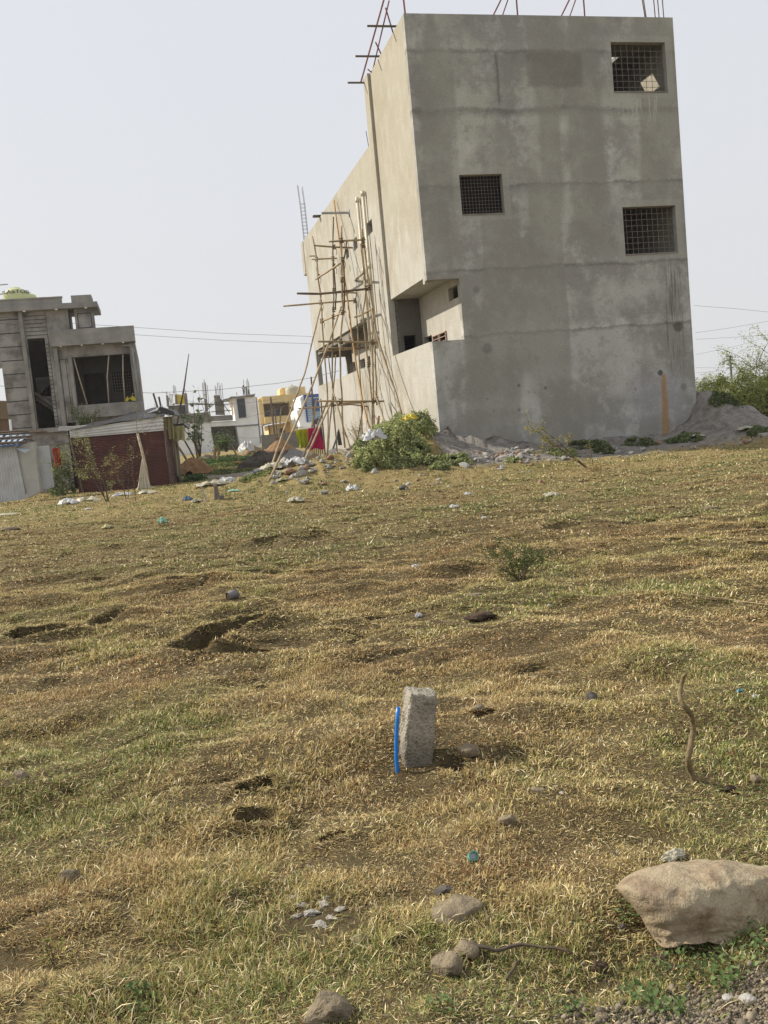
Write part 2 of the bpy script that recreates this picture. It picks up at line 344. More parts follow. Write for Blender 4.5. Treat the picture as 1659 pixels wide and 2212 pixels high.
def brick(name,a,b,mortar,sc=4.5):
    k=N(name);t=k.n.new('ShaderNodeTexBrick');t.inputs['Scale'].default_value=sc;t.inputs['Color1'].default_value=(*a,1);t.inputs['Color2'].default_value=(*b,1);t.inputs['Mortar'].default_value=(*mortar,1)
    t.inputs['Mortar Size'].default_value=.018
    X,Y,Z=k.sep();cb=k.n.new('ShaderNodeCombineXYZ');k.l.new(k.math('ADD',X,Y),cb.inputs[0]);k.l.new(Z,cb.inputs[1]);k.l.new(cb.outputs[0],t.inputs['Vector'])
    k.col(k.mix(t.outputs['Color'],(.1,.08,.06),k.ramp(k.noise(2,4),[(.5,0.),(.8,.6)])));return k.fin(.95,t.outputs['Fac'],-.4,.01)
M['brick']=brick('brown_brick',(.2,.12,.08),(.15,.09,.06),(.12,.1,.08))
M['greybrick']=brick('grey_block',(.23,.22,.19),(.19,.18,.155),(.12,.11,.1))
M['redbrick']=simple('brick_red',(.30,.18,.12),(.22,.13,.085),6,.9)
def stonem(name,a,b,c3,sc=3):
    k=N(name);c=k.mix(a,b,k.ramp(k.noise(sc,6,.6,dist=.4),[(.38,0.),(.62,1.)]));c=k.mix(c,c3,k.ramp(k.noise(sc*2.4,5,.7),[(.54,0.),(.7,.85)]))
    c=k.mix(c,k.ramp(k.noise(sc*30,3,.8),[(.3,.72),(.7,1.22)]),.8,'MULTIPLY');k.col(c)
    bm=k.math('ADD',k.noise(sc*3,6,.65),k.math('MULTIPLY',k.noise(sc*22,3,.7),.2))
    return k.fin(.88,bm,.7,.03,spec=.2)
M['boulder']=stonem('tan_boulder',(.40,.335,.225),(.27,.205,.135),(.17,.11,.07),5.)
M['greywood']=simple('grey_wood',(.2,.175,.15),(.13,.115,.1),8,.9);M['stone']=stonem('grey_brown_stone',(.27,.22,.145),(.19,.15,.105),(.10,.08,.06),7)
M['palestone']=stonem('pale_rubble',(.42,.4,.36),(.33,.31,.28),(.24,.2,.17),5)
M['flake']=stonem('lime_flake',(.42,.4,.36),(.3,.27,.22),(.2,.165,.12),9);M['darkstone']=stonem('dark_stone',(.13,.115,.1),(.09,.08,.07),(.06,.055,.05),8)
def postm():
    k=N('pitted_concrete');c=k.mix((.42,.38,.31),(.26,.235,.19),k.ramp(k.noise(9,5,.7),[(.38,0.),(.62,1.)]))
    X,Y,Z=k.sep()
    c=k.mix(c,(.11,.085,.06),k.ramp(k.voro(75),[(.12,.9),(.3,0.)]))
    c=k.mix(c,(.12,.105,.09),k.ramp(k.noise(28,6,.8),[(.56,0.),(.68,.85)]))
    c=k.mix(c,(.12,.11,.09),k.math('MULTIPLY',k.math('SUBTRACT',1.,smooth(k,k.math('ADD',Z,k.math('MULTIPLY',k.noise(12,4),.16)),.1,.27)),.7))
    k.col(c);return k.fin(.95,k.math('ADD',k.noise(45,5,.75),k.math('MULTIPLY',k.voro(75),.7)),.9,.012,spec=.1)
M['post']=postm()
M['blueplastic']=simple('blue_plastic',(.01,.19,.6),(.015,.16,.52),6,.35,spec=.5)
M['wood']=stonem('bark_wood',(.27,.205,.115),(.19,.14,.08),(.09,.065,.04),11)
M['twig']=simple('dry_twig',(.13,.1,.07),(.08,.06,.045),12,.9)
def plastic(name,a,tr=.35,rough=.45):
    k=N(name);c=k.mix(a,tuple(x*.8 for x in a),k.noise(12,4));k.col(c);return k.fin(rough,k.noise(30,4),.4,.01,spec=.4,transl=tr,color=a)
M['bagwhite']=plastic('white_plastic_film',(.72,.72,.72));M['bagyellow']=plastic('faded_yellow_sack',(.58,.55,.3))
M['bagcream']=plastic('cream_sack',(.62,.58,.45));M['baggreen']=plastic('pale_green_film',(.38,.66,.52));M['teal']=plastic('teal_plastic',(.1,.4,.34),.1)
M['palewood']=simple('pale_peeled_wood',(.55,.47,.36),(.4,.33,.25),8,.8);M['cloth']=plastic('unbleached_cloth',(.78,.73,.62),.2,.95);M['pink']=plastic('pink_cloth',(.6,.02,.14),.25,.9);M['lime']=plastic('lime_cloth',(.55,.58,.04),.25,.9)
M['redcloth']=plastic('red_cloth',(.45,.05,.03),.25,.9);M['bluecloth']=plastic('faded_blue_cloth',(.12,.2,.32),.25,.9);M['tank']=plastic('pale_yellow_wrap',(.66,.68,.36),.15,.4);M['tealdark']=plastic('dull_teal_film',(.12,.25,.28),.1);M['bright']=plastic('bright_yellow_sack',(.72,.58,.06),.3)
M['blackprint']=simple('blue_black_print',(.03,.03,.09),(.02,.02,.06),3,.6)
M['dung']=simple('dried_dung',(.085,.055,.035),(.05,.035,.025),9,.95,25,.9,.03)
M['cable']=simple('black_cable',(.12,.12,.12),(.1,.1,.1),3,.7)
M['skin']=simple('brown_skin',(.12,.065,.04),(.1,.055,.035),3,.7);M['shirt']=simple('white_shirt',(.65,.65,.66),(.55,.55,.58),3,.9);M['trousers']=simple('grey_trousers',(.2,.2,.22),(.15,.15,.17),3,.9);M['hair']=simple('black_hair',(.01,.01,.01),(.015,.012,.01),3,.7)
M['sand']=stonem('ochre_earth',(.33,.2,.1),(.26,.155,.08),(.19,.11,.06),2);M['tan']=stonem('tan_sand',(.27,.195,.115),(.23,.16,.09),(.2,.135,.08),2);M['blackheap']=stonem('black_aggregate',(.11,.09,.075),(.065,.055,.046),(.17,.14,.11),4)
M['slate']=simple('grey_board',(.22,.21,.2),(.15,.145,.14),3,.7)
def leafm(name,tr=.35):
    k=N(name);a=k.attr();k.col(a);return k.fin(.75,spec=.1,transl=tr,color=a)
M['leaf']=leafm('leaf');M['grass']=leafm('grass_blade',.22)

# ================================================================ BIG BUILDING (local: x right along the front, y back along the side, z up)
BLD=thing('unfinished_building','tall unfinished grey plastered building with a cut-out corner balcony and scaffold beside it','building',tuple(C0),YAW)
W,L,H=8.85,20.5,13.6
def jitter(o,a=.006):
    pass
b=MB();b.wall('x',0,W,-.3,H,0,.23,[(-.01,1.03,4.03,5.87),(6.63,8.52,11.34,12.84),(1.3,2.68,7.76,8.93),(6.65,8.52,6.33,7.8)])
fw=b.build('front_wall',M['front'],BLD)
SD='side'
b=MB()
b.wall('y',.23,4.4,5.98,H,.003,.23)                      # near block above the balcony
b.wall('y',4.4,5.0,4.05,H,-.10,.23)                       # pier that stands proud beside it
b.wall('y',5.0,L,9.75,11.4,-.10,.13)                      # rear block, upper band
win=[(5.6,6.47,8.6,9.05),(8.17,8.85,8.57,9.0),(9.8,10.35,8.55,8.93)]
b.wall('y',5.0,19.9,5.82,9.75,-.10,.13,win)
b.wall('y',5.0,7.8,4.05,5.82,-.10,.13)
b.wall('y',19.5,19.9,4.05,5.82,-.10,.13)
# parapet / lower wall, drifting out by 10 cm towards the back
def strip(y0,y1,x0,x1,z0,z1,t=.22):
    b.add([(x0,y0,z0),(x1,y1,z0),(x1,y1,z1),(x0,y0,z1),(x0+t,y0,z0),(x1+t,y1,z0),(x1+t,y1,z1),(x0+t,y0,z1)],[(0,1,2,3),(4,7,6,5),(3,2,6,7),(0,4,5,1),(0,3,7,4),(1,5,6,2)])
strip(.23,4.4,.003,-.10,-.3,4.05);strip(4.4,19.9,-.10,-.10,-.3,4.047)
b.build('side_wall',M['side'],BLD)
b=MB();b.box(-.13,.05,20.0,20.65,9.8,11.4);b.build('corner_band',M['side'],BLD)
# beam at the corner of the soffit
b=MB();b.box(.003,.25,.232,.42,5.8,5.977);b.build('soffit_beam',M['side'],BLD)
# balcony cut into the near corner
b=MB();b.wall('y',.23,4.4,3.0,5.97,1.03,1.2,[(.12,1.15,5.35,5.74),(3.28,4.25,3.12,4.57),(1.65,3.08,3.5,4.5)]);b.build('balcony_inner_wall',M['side'],BLD)
b=MB();b.wall('x',.13,1.03,3.0,5.97,4.4,4.6,[(.36,.8,4.22,4.72)]);b.build('balcony_end_wall',M['end_shade'],BLD)
b=MB();b.box(.23,8.6,.235,4.9,2.88,3.0);b.box(.23,8.6,.235,4.9,5.98,6.1);b.build('floor_slab',M['side'],BLD)
# other structure
b=MB();b.wall('y',.23,L,-.3,11.4,W-.23,W);b.wall('y',.23,5.0,11.4,H,W-.23,W);b.build('far_side_wall',M['side'],BLD)
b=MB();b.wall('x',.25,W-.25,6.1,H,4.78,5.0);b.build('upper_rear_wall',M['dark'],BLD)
b=MB();b.wall('x',1.6,W-.23,-.3,11.4,L-.23,L);b.wall('x',.13,1.6,-.3,4.05,L-.25,L);b.wall('x',.13,1.6,5.5,11.4,L-.25,L);b.build('rear_wall',M['side'],BLD)
b=MB();b.box(.25,6.95,.25,4.77,13.0,13.12);b.box(7.75,W-.25,.25,4.77,13.0,13.12);b.box(6.95,7.75,.25,1.5,13.0,13.12);b.box(6.95,7.75,2.35,4.77,13.0,13.12);b.build('roof_slab',M['conc'],BLD)
b=MB();b.box(.14,W-.25,5.0,L-.25,10.6,10.75);b.box(.14,W-.25,5.0,L-.25,5.85,5.97);b.box(.14,W-.25,5.0,L-.25,2.9,3.02);b.build('storey_slab',M['conc'],BLD)
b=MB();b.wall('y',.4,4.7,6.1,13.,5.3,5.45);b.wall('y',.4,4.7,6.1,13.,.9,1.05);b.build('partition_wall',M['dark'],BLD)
# corner verandah recess of the rear block
xi=.62
pw=[]
for q in ([(756,785),(770,778),(771,800),(757,808)],[(778,778),(788,772),(789,795),(779,800)],[(793,772),(802,766),(803,785),(795,795)]):
    c=[hit(*a,C0+E2*xi,E2)-C0 for a in q];ys=[p@E1 for p in c];zs=[p[2] for p in c];pw.append((min(ys)+.05,max(ys)-.05,min(zs)+.03,max(zs)-.02))
b=MB();b.wall('y',7.8,14.3,3.0,5.85,xi,xi+.18,pw);b.build('verandah_wall',M['side'],BLD)
b=MB();b.wall('x',.13,xi,3.0,5.85,7.6,7.8);b.build('verandah_end_wall',M['conc'],BLD)
b=MB();b.wall('y',14.3,L-.25,3.0,5.85,1.9,2.05);b.build('verandah_end_wall',M['conc'],BLD)
b=MB();b.box(.0,.2,11.0,14.2,5.42,5.83);b.box(.0,.2,14.2,19.5,5.6,5.83);b.build('verandah_beam',M['conc'],BLD)
b=MB();
for (a,c,d,e) in pw: b.box(xi+.30,xi+.35,a-.2,c+.2,d-.2,e+.2)
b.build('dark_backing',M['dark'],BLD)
b=MB();a,c,d,e=pw[0]
for i in range(7): b.box(xi+.02,xi+.035,a+(c-a)*i/6-.01,a+(c-a)*i/6+.01,d,e)
b.build('window_grille',M['grille'],BLD)
# windows of the front wall
def grille(a,c,d,e,nx,nz,y=.17,r=.011,name='window_grille',mat='grille'):
    g=MB()
    for i in range(nx+1): x=a+(c-a)*i/nx;g.box(x-r,x+r,y,y+2*r,d,e)
    for j in range(nz+1): z=d+(e-d)*j/nz;g.box(a,c,y+2*r+.002,y+4*r,z-r,z+r)
    fr=g.build(name,M[mat],BLD);return fr
grille(6.65,8.5,11.35,12.83,9,8,r=.006);grille(1.31,2.67,7.77,8.92,13,11,r=.005);grille(6.66,8.51,6.34,7.79,10,8,r=.006)
for (a,c,d,e) in ((6.63,8.52,11.34,12.84),(1.3,2.68,7.76,8.93),(6.65,8.52,6.33,7.8)):
    s=MB();s.box(a,c,-.022,.14,d-.035,d+.004);s.build('window_sill',M['conc'],BLD)
# barred steel window of the balcony
g=MB();x=1.01
for yy in (1.65,2.3,2.42,3.05): g.box(x-.03,x+.02,yy,yy+.03,3.5,4.5)
g.box(x-.034,x+.024,1.65,3.1,4.47,4.5);g.box(x-.034,x+.024,1.65,3.1,4.34,4.36)
fr=g.build('steel_window',M['pinkbar'],BLD)
g=MB()
for j in range(7): g.box(x-.006,x+.006,1.7,3.06,3.62+j*.12,3.632+j*.12)
g.build('window_bar',M['pinkbar'],fr)
g=MB();g.wall('y',1.68,3.05,3.5,4.5,1.6,1.65);g.wall('y',3.2,4.3,3.0,4.6,1.7,1.75);g.build('dark_room_backing',M['dark'],BLD)  # near-black panels added behind window and door, standing in for room shade
# drain pipes on the side wall
def side_pts(L_,u): return [(lambda p:(p@E2,p@E1,p[2]))(hit(*q,C0+E2*u,E2)-C0) for q in L_]
for (q0,q1) in (((783.5,416),(812,700)),((771.5,430),(800,700))):
    p=side_pts([q0,q1],-.2);a,c=p
    yy=a[1];g=MB();g.tube([(-.2,yy,4.2+.3),(-.2,yy,a[2])],.055,8);dp=g.build('drain_pipe',M['pvc'],BLD,smooth=True)
    MB().tube([(-.2,yy,a[2]-.12),(-.2,yy,a[2]+.05)],.08,8).build('pipe_socket',M['pvc'],dp,smooth=True);MB().tube([(-.2,yy,7.4),(-.2,yy,7.6)],.07,8).build('pipe_socket',M['pvc'],dp,smooth=True)
p=side_pts([(754,459.5)],-.1)[0];g=MB();g.tube([(-.12,p[1],p[2]),(-1.2,p[1],p[2]+.02)],.05,8);g.tube([(-.10,p[1],p[2]),(-.13,p[1],p[2])],.16,10);g.build('waste_pipe',M['pvcgrey'],BLD)
# corner reinforcement at the far end
g=MB()
for (dx,dy) in ((0,0),(.22,0),(0,.22),(.22,.22)):
    g.tube([(-.0+dx,20.1+dy,11.3),(.0+dx-.02,20.1+dy,13.2),(-.06+dx,20.1+dy,14.1+random.random()*.3)],.010,4)
for i in range(11): z=11.5+i*.18;g.tube([(0,20.1,z),(.22,20.1,z),(.22,20.32,z),(0,20.32,z),(0,20.1,z)],.007,4)
g.build('rebar_cage',M['steel'],BLD)
for x,y,h,t in ((7.95,.1,1.0,-.12),(8.0,.12,1.2,-.1),(8.3,.1,1.3,-.03),(8.45,.12,1.0,-.03),(8.6,.1,1.2,-.02)):
    MB().tube([(x,y,H-.05),(x+t*h,y,H+h)],.017,5).build('rebar',M['steel'],BLD)
for y in (5.3,5.6): MB().tube([(.05,y,11.35),(.0,y+.05,12.1)],.012,4).build('rebar',M['steel'],BLD)
# red-oxide frames on the roof
def aframe(x,y,ax):
    g=MB();r=.028
    if ax=='x': g.tube([(x,y,H-.6),(x,y,H+1.5)],r,4);g.tube([(x-1.25,y+.1,H-.6),(x,y,H+1.4)],r,4);g.tube([(x-.75,y+.4,H-.6),(x-.05,y,H+1.1)],.02,4)
    return g
for x in (3.75,6.0): aframe(x,.35,'x').build('roof_frame',M['redsteel'],BLD)
g=MB();g.tube([(.15,.3,H-.1),(.1,.3,H+1.6)],.03,4);g.build('roof_frame',M['redsteel'],BLD)
g=MB();g.tube([(-.15,-.5,H+1.55),(-.15,5.2,H-.02)],.027,4);g.tube([(-.05,1.2,H+.9),(.15,4.9,H+.02)],.022,4)
for y in (1.4,2.9,4.2): g.tube([(-.12,y,H+1.15-(y)*.26),(.1,y+.05,H-.1)],.025,4)
g.build('roof_rail',M['redsteel'],BLD)
for (q,l) in (((838,57),.75),((808,122),.72),((787,179),.68)):
    y=side_pts([q],-.1)[0];MB().box(-l,.3,y[1],y[1]+.05,y[2]-.01,y[2]+.04).build('shuttering_joist',M['darkbamboo'],BLD)
yj=side_pts([(692,471)],-.1)[0][1];MB().box(-.42,.2,yj,yj+.2,11.4,11.48).build('shuttering_joist',M['darkbamboo'],BLD)

# ================================================================ SCAFFOLD
SB=L2W(-1.2,8,0);SB[2]=.2
SCA=thing('bamboo_scaffold','tall rickety scaffold of rope-lashed bamboo poles against the side wall of the big building','scaffold',tuple(SB))
def z2(x,y): return (596.4+.26144*x,379.5+.26144*y)
def z3(x,y): return (542.2+.29412*x,650.6+.29412*y)
def z7(x,y): return (672.3+.15935*x,677.7+.15935*y)
PL=[];KN=[]
def pole(pts,v0,v1=None,r=.036,mat='bamboo',par=SCA,name='bamboo_pole'):
    v1=v0 if v1 is None else v1;n=len(pts);P=[]
    for i,q in enumerate(pts):
        P.append(grid_at(q[0],q[1],v0+(v1-v0)*i/max(1,n-1)))
    # resample with slight natural bends
    Q=[]
    for a,c in zip(P,P[1:]):
        k=max(2,int(np.linalg.norm(c-a)/.7))
        for j in range(k): Q.append(a+(c-a)*j/k+np.array([random.uniform(-.012,.012),random.uniform(-.012,.012),0]))
    Q.append(P[-1]);r*=.82;rr=[r*(1.12 if i%2 else .97) for i in range(len(Q))]
    g=MB();g.tube([q-(SB if par is SCA else 0) for q in Q],rr,6)
    return g.build(name,M[mat],par,smooth=True) if par is SCA else g
vN,vF,vT=5.6,9.,12.2
pole([z2(540,415),z2(545,690),z2(545,860),z7(430,0),z7(400,250),z7(395,500),z7(400,900),z7(420,1180),z7(425,1500),z7(458,1820)],vN,r=.042)
pole([z2(583,545),z2(560,700),z2(563,940),z2(560,1120)],vN+.1,mat='darkbamboo')
pole([z2(710,440),z2(720,520),z2(728,600),z2(755,800),z2(775,930),z2(800,1100),z7(830,400),z7(840,800),z7(846,1200),z7(855,1560)],vN,r=.04)
pole([z2(700,560),z2(712,700),z2(745,930),z7(700,0),z7(740,400),z7(775,680),z7(800,950),z7(822,1200),z7(828,1560)],vN+1.2)
pole([z2(475,340),z2(470,600),z2(478,1000),z7(300,0),z7(290,400),z7(285,900),z7(300,1250),z7(330,1600),z7(350,1890)],vF,r=.04)
pole([z2(468,640),z2(478,760),z2(494,1000),z2(490,1110)],vF+.15,mat='darkbamboo')
pole([z2(670,620),z2(690,760),z7(600,-200),z7(620,60),z7(645,400),z7(662,900),z7(680,1200),z7(692,1680)],vF)
pole([z2(600,690),z2(640,900),z2(655,1040),z2(680,1240)],vF+1.)
pole([z2(665,500),z2(672,640)],vF,mat='darkbamboo')
pole([z2(300,500),z2(335,690),z2(350,860),z2(375,1080),z7(145,0),z7(165,400),z7(200,800),z7(225,1200),z7(232,1600),z7(212,1960)],vT,vT-1,r=.042)
pole([z2(335,755),z2(350,860),z2(372,1000)],vT+.1,mat='darkbamboo')
pole([z7(130,1155),z7(150,1400),z7(195,1975)],vT-2,vT-2.5,mat='darkbamboo',r=.042)
pole([z7(330,560),z7(322,800),z7(290,1130),z7(250,1500),z7(217,1960)],vF+1,vT-2.4)
pole([z7(230,570),z7(265,850),z7(300,1000)],16)
pole([z7(700,1240),z7(670,1450),z7(628,1700)],vF+.2,vF+1,mat='darkbamboo')
pole([z7(282,1000),z7(330,1165),z7(430,1520),z7(560,1915)],vF,vN-1.0,r=.038)
pole([z7(855,1060),z7(895,1170),z7(975,1400),z7(1015,1560)],vN,vN-2.2,r=.042)
pole([z7(820,-60),z7(880,250),z7(1020,700),z7(1150,1080),z7(1250,1430)],vN,vN-3.4,r=.038)
pole([z2(680,735),z2(740,930),z2(812,1240),z7(890,1240)],vF-.5,vN)
pole([z7(920,1385),z7(905,1500),z7(898,1560)],vN-.6,r=.05,mat='orangepole')
# raking props to the ground on the left
def prop(pts,v0,gp,mat='bamboo',r=.036):
    g0=G(*gp);vend=(g0-C0)@E1;pole(pts+[gp],v0,vend,r=r,mat=mat)
prop([z3(517,20),z3(395,530),z3(250,920)],vT,z3(120,1300))
prop([z3(665,40),z3(530,420),z3(350,860)],vF,z3(130,1328),r=.04)
prop([z3(560,740),z3(500,880),z3(420,1060)],vF,z3(320,1262),mat='darkbamboo')
prop([z3(590,740),z3(450,1050)],vN+.6,z3(350,1258),r=.04)
pole([z3(470,600),z3(500,720),z3(430,960)],14,13,mat='darkbamboo',r=.03) if False else None
# putlogs and ledgers
for pts,v,r,m in (([z2(435,545),z2(740,529)],vN,.04,'bamboo'),([z2(310,576),z2(480,590),z2(690,597)],vF,.04,'bamboo'),([z2(293,692),z2(615,677)],vT,.038,'bamboo'),
    ([z2(275,664),z2(330,664)],vT+.4,.03,'bamboo'),([z2(172,973),z2(370,977),z2(760,935)],vN+.1,.048,'darkbamboo'),([z2(370,968),z2(560,965),z2(712,970)],vF,.036,'bamboo'),
    ([z2(62,1078),z2(360,1053),z2(655,1031)],vF+.2,.04,'bamboo'),([z7(95,376),z7(400,380),z7(898,390)],vN,.043,'bamboo'),
    ([z7(90,510),z7(300,500),z7(650,470)],vF,.036,'bamboo'),([z7(180,466),z7(500,462),z7(820,455)],vF-.4,.036,'bamboo'),
    ([z7(90,1182),z7(400,1190),z7(990,1187)],vN+.1,.045,'bamboo'),([z7(-180,1285),z7(100,1270),z7(450,1215),z7(740,1203)],vF+.2,.043,'bamboo'),
    ([z7(300,1245),z7(540,1230),z7(765,1257)],vF,.036,'bamboo')):
    pole(pts,v,r=r,mat=m)
for pts,v0,v1 in (([z2(325,857),z2(530,725)],vT,vF-1.5),([z2(378,1205),z2(470,1165),z2(570,1125)],vT,vN+1),([z2(650,867),z2(722,805)],vF,vN),([z2(650,1170),z2(720,1140),z2(795,1100)],vF,vN)):
    pole(pts,v0,v1,r=.045)
pole([z2(405,985),z2(330,1240),z3(395,90+60)],vT,vT+.3) if False else None
pole([z2(540,1085),z2(485,1240)],vF,vF+1)
# rope lashings
for q,v in [(z2(720,532),vN),(z2(540,535),vN),(z2(478,590),vF),(z2(470,685),vT-2),(z2(335,690),vT),(z2(548,695),vN),(z2(350,832),vT),(z2(478,748),vF),(z2(545,862),vN),(z2(478,950),vF),(z2(745,930),vN),(z2(705,968),vF),(z2(775,922),vN),
          (z2(370,1050),vT),(z2(650,1032),vF),(z2(550,1128),vN),(z2(475,1108),vF),(z2(380,1200),vT),(z2(720,575),vN),(z7(400,378),vN),(z7(832,388),vN),(z7(290,465),vF),(z7(650,450),vF),(z7(395,1183),vN),(z7(840,1180),vN),(z7(690,1245),vF),(z7(290,1230),vF),(z7(320,1165),vF),(z7(890,1165),vN),(z7(175,490),vT),(z7(140,100),vT),(z7(300,45),vF),(z7(780,690),vN+1)]:
    p=grid_at(*q,v)-SB;g=MB()
    for t in range(3):
        zz=p[2]-.07+t*.07;g.tube([(p[0]+.055*math.cos(a),p[1]+.055*math.sin(a),zz+.02*math.sin(a*2+t)) for a in np.linspace(0,6.28,9)],.018,4,cap=False)
    if random.random()<.6: g.tube([(p[0]+.05,p[1]-.06,p[2]),(p[0]+.1,p[1]-.08,p[2]-.15),(p[0]+.06,p[1]-.05,p[2]-.32)],.01,4)
    g.build('rope_lashing',M['rope'],SCA)
# orange pole leaning on the wall, thing of its own
pts=[z2(477,205),z2(500,380),z2(525,560),z2(600,1100),z7(545,250),z7(620,760),z7(690,1150),z7(745,1400),z7(806,1590)]
P=[hit(*q,C0+E2*(-.22-.9*i/8),E2) for i,q in enumerate(pts)]
o=MB().tube([p-P[-1] for p in P],.035,6).build('leaning_pole',M['orangepole'],smooth=True);o.location=P[-1]
tag(o,'long thin orange-brown pole leaning on the lit side wall behind the scaffold','pole')
# ================================================================ GREY HOUSE (local x right, y away, z up)
HP=E1*48.63
HSE=thing('half_built_house','grey half-finished two-storey plaster house with a tall dark stair opening and a propped balcony','house',tuple(HP),YAW)
b=MB()
b.wall('x',-7.0,-.55,-.5,7.8,0,.22,[(-5.68,-4.85,3.18,7.64),(-3.67,-.86,4.17,6.58),(-4.3,-.7,-.4,3.35)])
b.wall('x',-9.5,-3.66,7.8,8.95,0,.22);b.wall('x',-9.5,-7.0,6.3,7.8,0,.22)
b.wall('y',.22,12.5,-.5,7.35,-.75,-.55);b.wall('y',.22,9,-.5,7.8,-7.0,-6.8)
b.wall('x',-6.8,-.75,-.5,7.3,8.8,9.0)
b.build('wall',M['house'],HSE)
b=MB();b.box(-9.6,-2.13,-.45,2.6,8.95,9.21);b.build('roof_slab',M['houselt'],HSE)
b=MB();b.box(-9.6,-3.8,-.3,-.12,9.21,9.5);b.box(-9.6,-3.76,-.34,-.08,9.5,9.57);b.box(-3.35,-2.38,-.3,1.0,9.21,9.58);b.build('roof_parapet',M['houselt'],HSE)
b=MB();b.wall('x',-3.3,-2.36,7.8,8.95,-.1,.1,);b.wall('y',-.1,2.3,7.8,8.95,-3.66,-3.6);b.box(-3.3,-3.22,.1,1.2,7.8,8.95);b.wall('x',-9,-5.2,7.8,8.95,2.3,2.5);b.build('head_room_wall',M['house'],HSE)
f_=MB();x0,x1,z0,z1=-3.17,-2.5,7.98,8.72
for a in ((x0,x1,z0,z0+.03),(x0,x1,z1-.03,z1),(x0,x0+.03,z0+.03,z1-.03),(x1-.03,x1,z0+.03,z1-.03)): f_.box(a[0],a[1],-.125,-.103,a[2],a[3])
f_.build('panel_moulding',M['groove'],HSE)
b=MB();b.box(-5.92,-5.74,-.22,-.003,2.95,8.95);b.box(-5.74,-4.4,-.2,-.003,2.95,3.14);b.build('pilaster',M['houselt'],HSE)
b=MB();b.box(-4.55,-.5,-.55,.1,7.12,7.9);b.box(-4.5,-4.32,-.12,-.003,2.9,7.12);b.box(-3.85,-3.7,-.1,-.003,3.0,6.7);b.box(-3.66,-.55,-.25,-.003,3.5,4.13);b.box(-.84,-.52,-.12,-.004,4.14,7.1);b.build('balcony_front',M['houselt'],HSE)
b=MB()
for i in range(10):
    z=8.62-i*.667
    if z>2.5: b.box(-6.98,-5.94,-.012,-.002,z-.02,z+.02)
for i in range(6): b.box(-5.7,-4.72,-.012,-.002,8.72-i*.19,8.75-i*.19)
for i in range(21): b.box(-4.84,-4.68,-.012,-.002,7.3-i*.2,7.325-i*.2)
b.box(-4.70,-4.68,-.012,-.002,3.2,8.9)
for z in (2.3,1.5,.9): b.box(-5.6,-4.0,-.012,-.002,z-.015,z+.015)
b.box(-4.28,-3.9,-.012,-.002,6.5,6.53);b.box(-4.28,-4.26,-.012,-.002,3.2,6.5);b.box(-4.0,-3.98,-.012,-.002,3.2,6.5)
b.build('groove_line',M['groove'],HSE)
# stair behind the tall opening
b=MB();b.wall('y',.24,3.4,-.3,8.9,-4.75,-4.6);b.wall('x',-6.8,-4.75,-.3,8.9,3.4,3.55);b.build('stair_well_wall',M['dark'],HSE)
b=MB()
for i in range(9): b.box(-5.75+i*.13,-4.78,1.2,1.9,4.65-i*.115+.0,4.83-i*.115)
for i in range(7): b.box(-5.75,-5.6+i*.13,2.1,2.8,5.0+i*.12,5.17+i*.12)
b.add([(-5.75,1.0,4.95),(-4.78,1.0,4.1),(-4.78,1.0,4.3),(-5.75,1.0,5.12),(-5.75,1.1,4.95),(-4.78,1.1,4.1),(-4.78,1.1,4.3),(-5.75,1.1,5.12)],[(0,1,2,3),(4,7,6,5),(3,2,6,7),(0,4,5,1)])
b.build('stair',M['conc'],HSE)
# balcony recess
b=MB();b.wall('x',-3.9,-.76,4.0,6.9,1.6,1.75,[(-3.35,-2.3,4.0,5.85),(-1.95,-.95,4.75,5.85)]);b.wall('y',.23,1.6,4.0,6.9,-3.9,-3.7);b.build('balcony_back_wall',M['shadewall'],HSE)
b=MB();b.box(-3.7,-.76,.23,1.6,4.0,4.12);b.box(-3.7,-.76,.23,1.6,6.7,6.82);b.box(-4.55,-.76,.23,8.8,7.0,7.12);b.box(-4.55,-.76,3.6,8.8,3.6,3.72);b.box(-4.3,-.7,.3,8.,-.3,-.2);b.build('balcony_slab',M['conc'],HSE)
b=MB();b.wall('x',-3.9,-.8,4.0,6.9,2.6,2.7);b.wall('x',-4.4,-.76,-.3,3.6,.9,1.0);b.build('dark_room_backing',M['dark'],HSE)  # near-black panels added as painted shade behind the openings
g=MB()
for i in range(9): g.box(-1.95+i*.125,-1.935+i*.125,1.62,1.64,4.75,5.85)
for j in range(8): g.box(-1.95,-.95,1.645,1.66,4.75+j*.157,4.765+j*.157)
g.build('window_grille',M['grille'],HSE)
g=MB();g.tube([(-1.2,-.14,6.98),(-.75,-.14,6.98),(-.72,-.16,6.8),(-.60,-.17,3.4)],.055,8);g.tube([(-.95,-.16,3.82),(-.66,-.2,3.82)],.05,8)
dp=g.build('drain_pipe',M['pvcgrey'],HSE,smooth=True)
for z in (6.6,5.3,3.9): MB().tube([(-.68,-.165,z),(-.68,-.165,z+.1)],.075,8).build('pipe_socket',M['pvcgrey'],dp)
g=MB()
for x in (-8.6,-7.0,-5.6,-4.1,-2.7): g.tube([(x,-.38,8.90),(x,-.38,8.95)],.07,8)
for x in (-4.1,-3.1,-2.1,-1.1): g.tube([(x,-.48,7.07),(x,-.48,7.12)],.05,8)
g.build('ceiling_lamp_box',M['whitehi'],HSE)
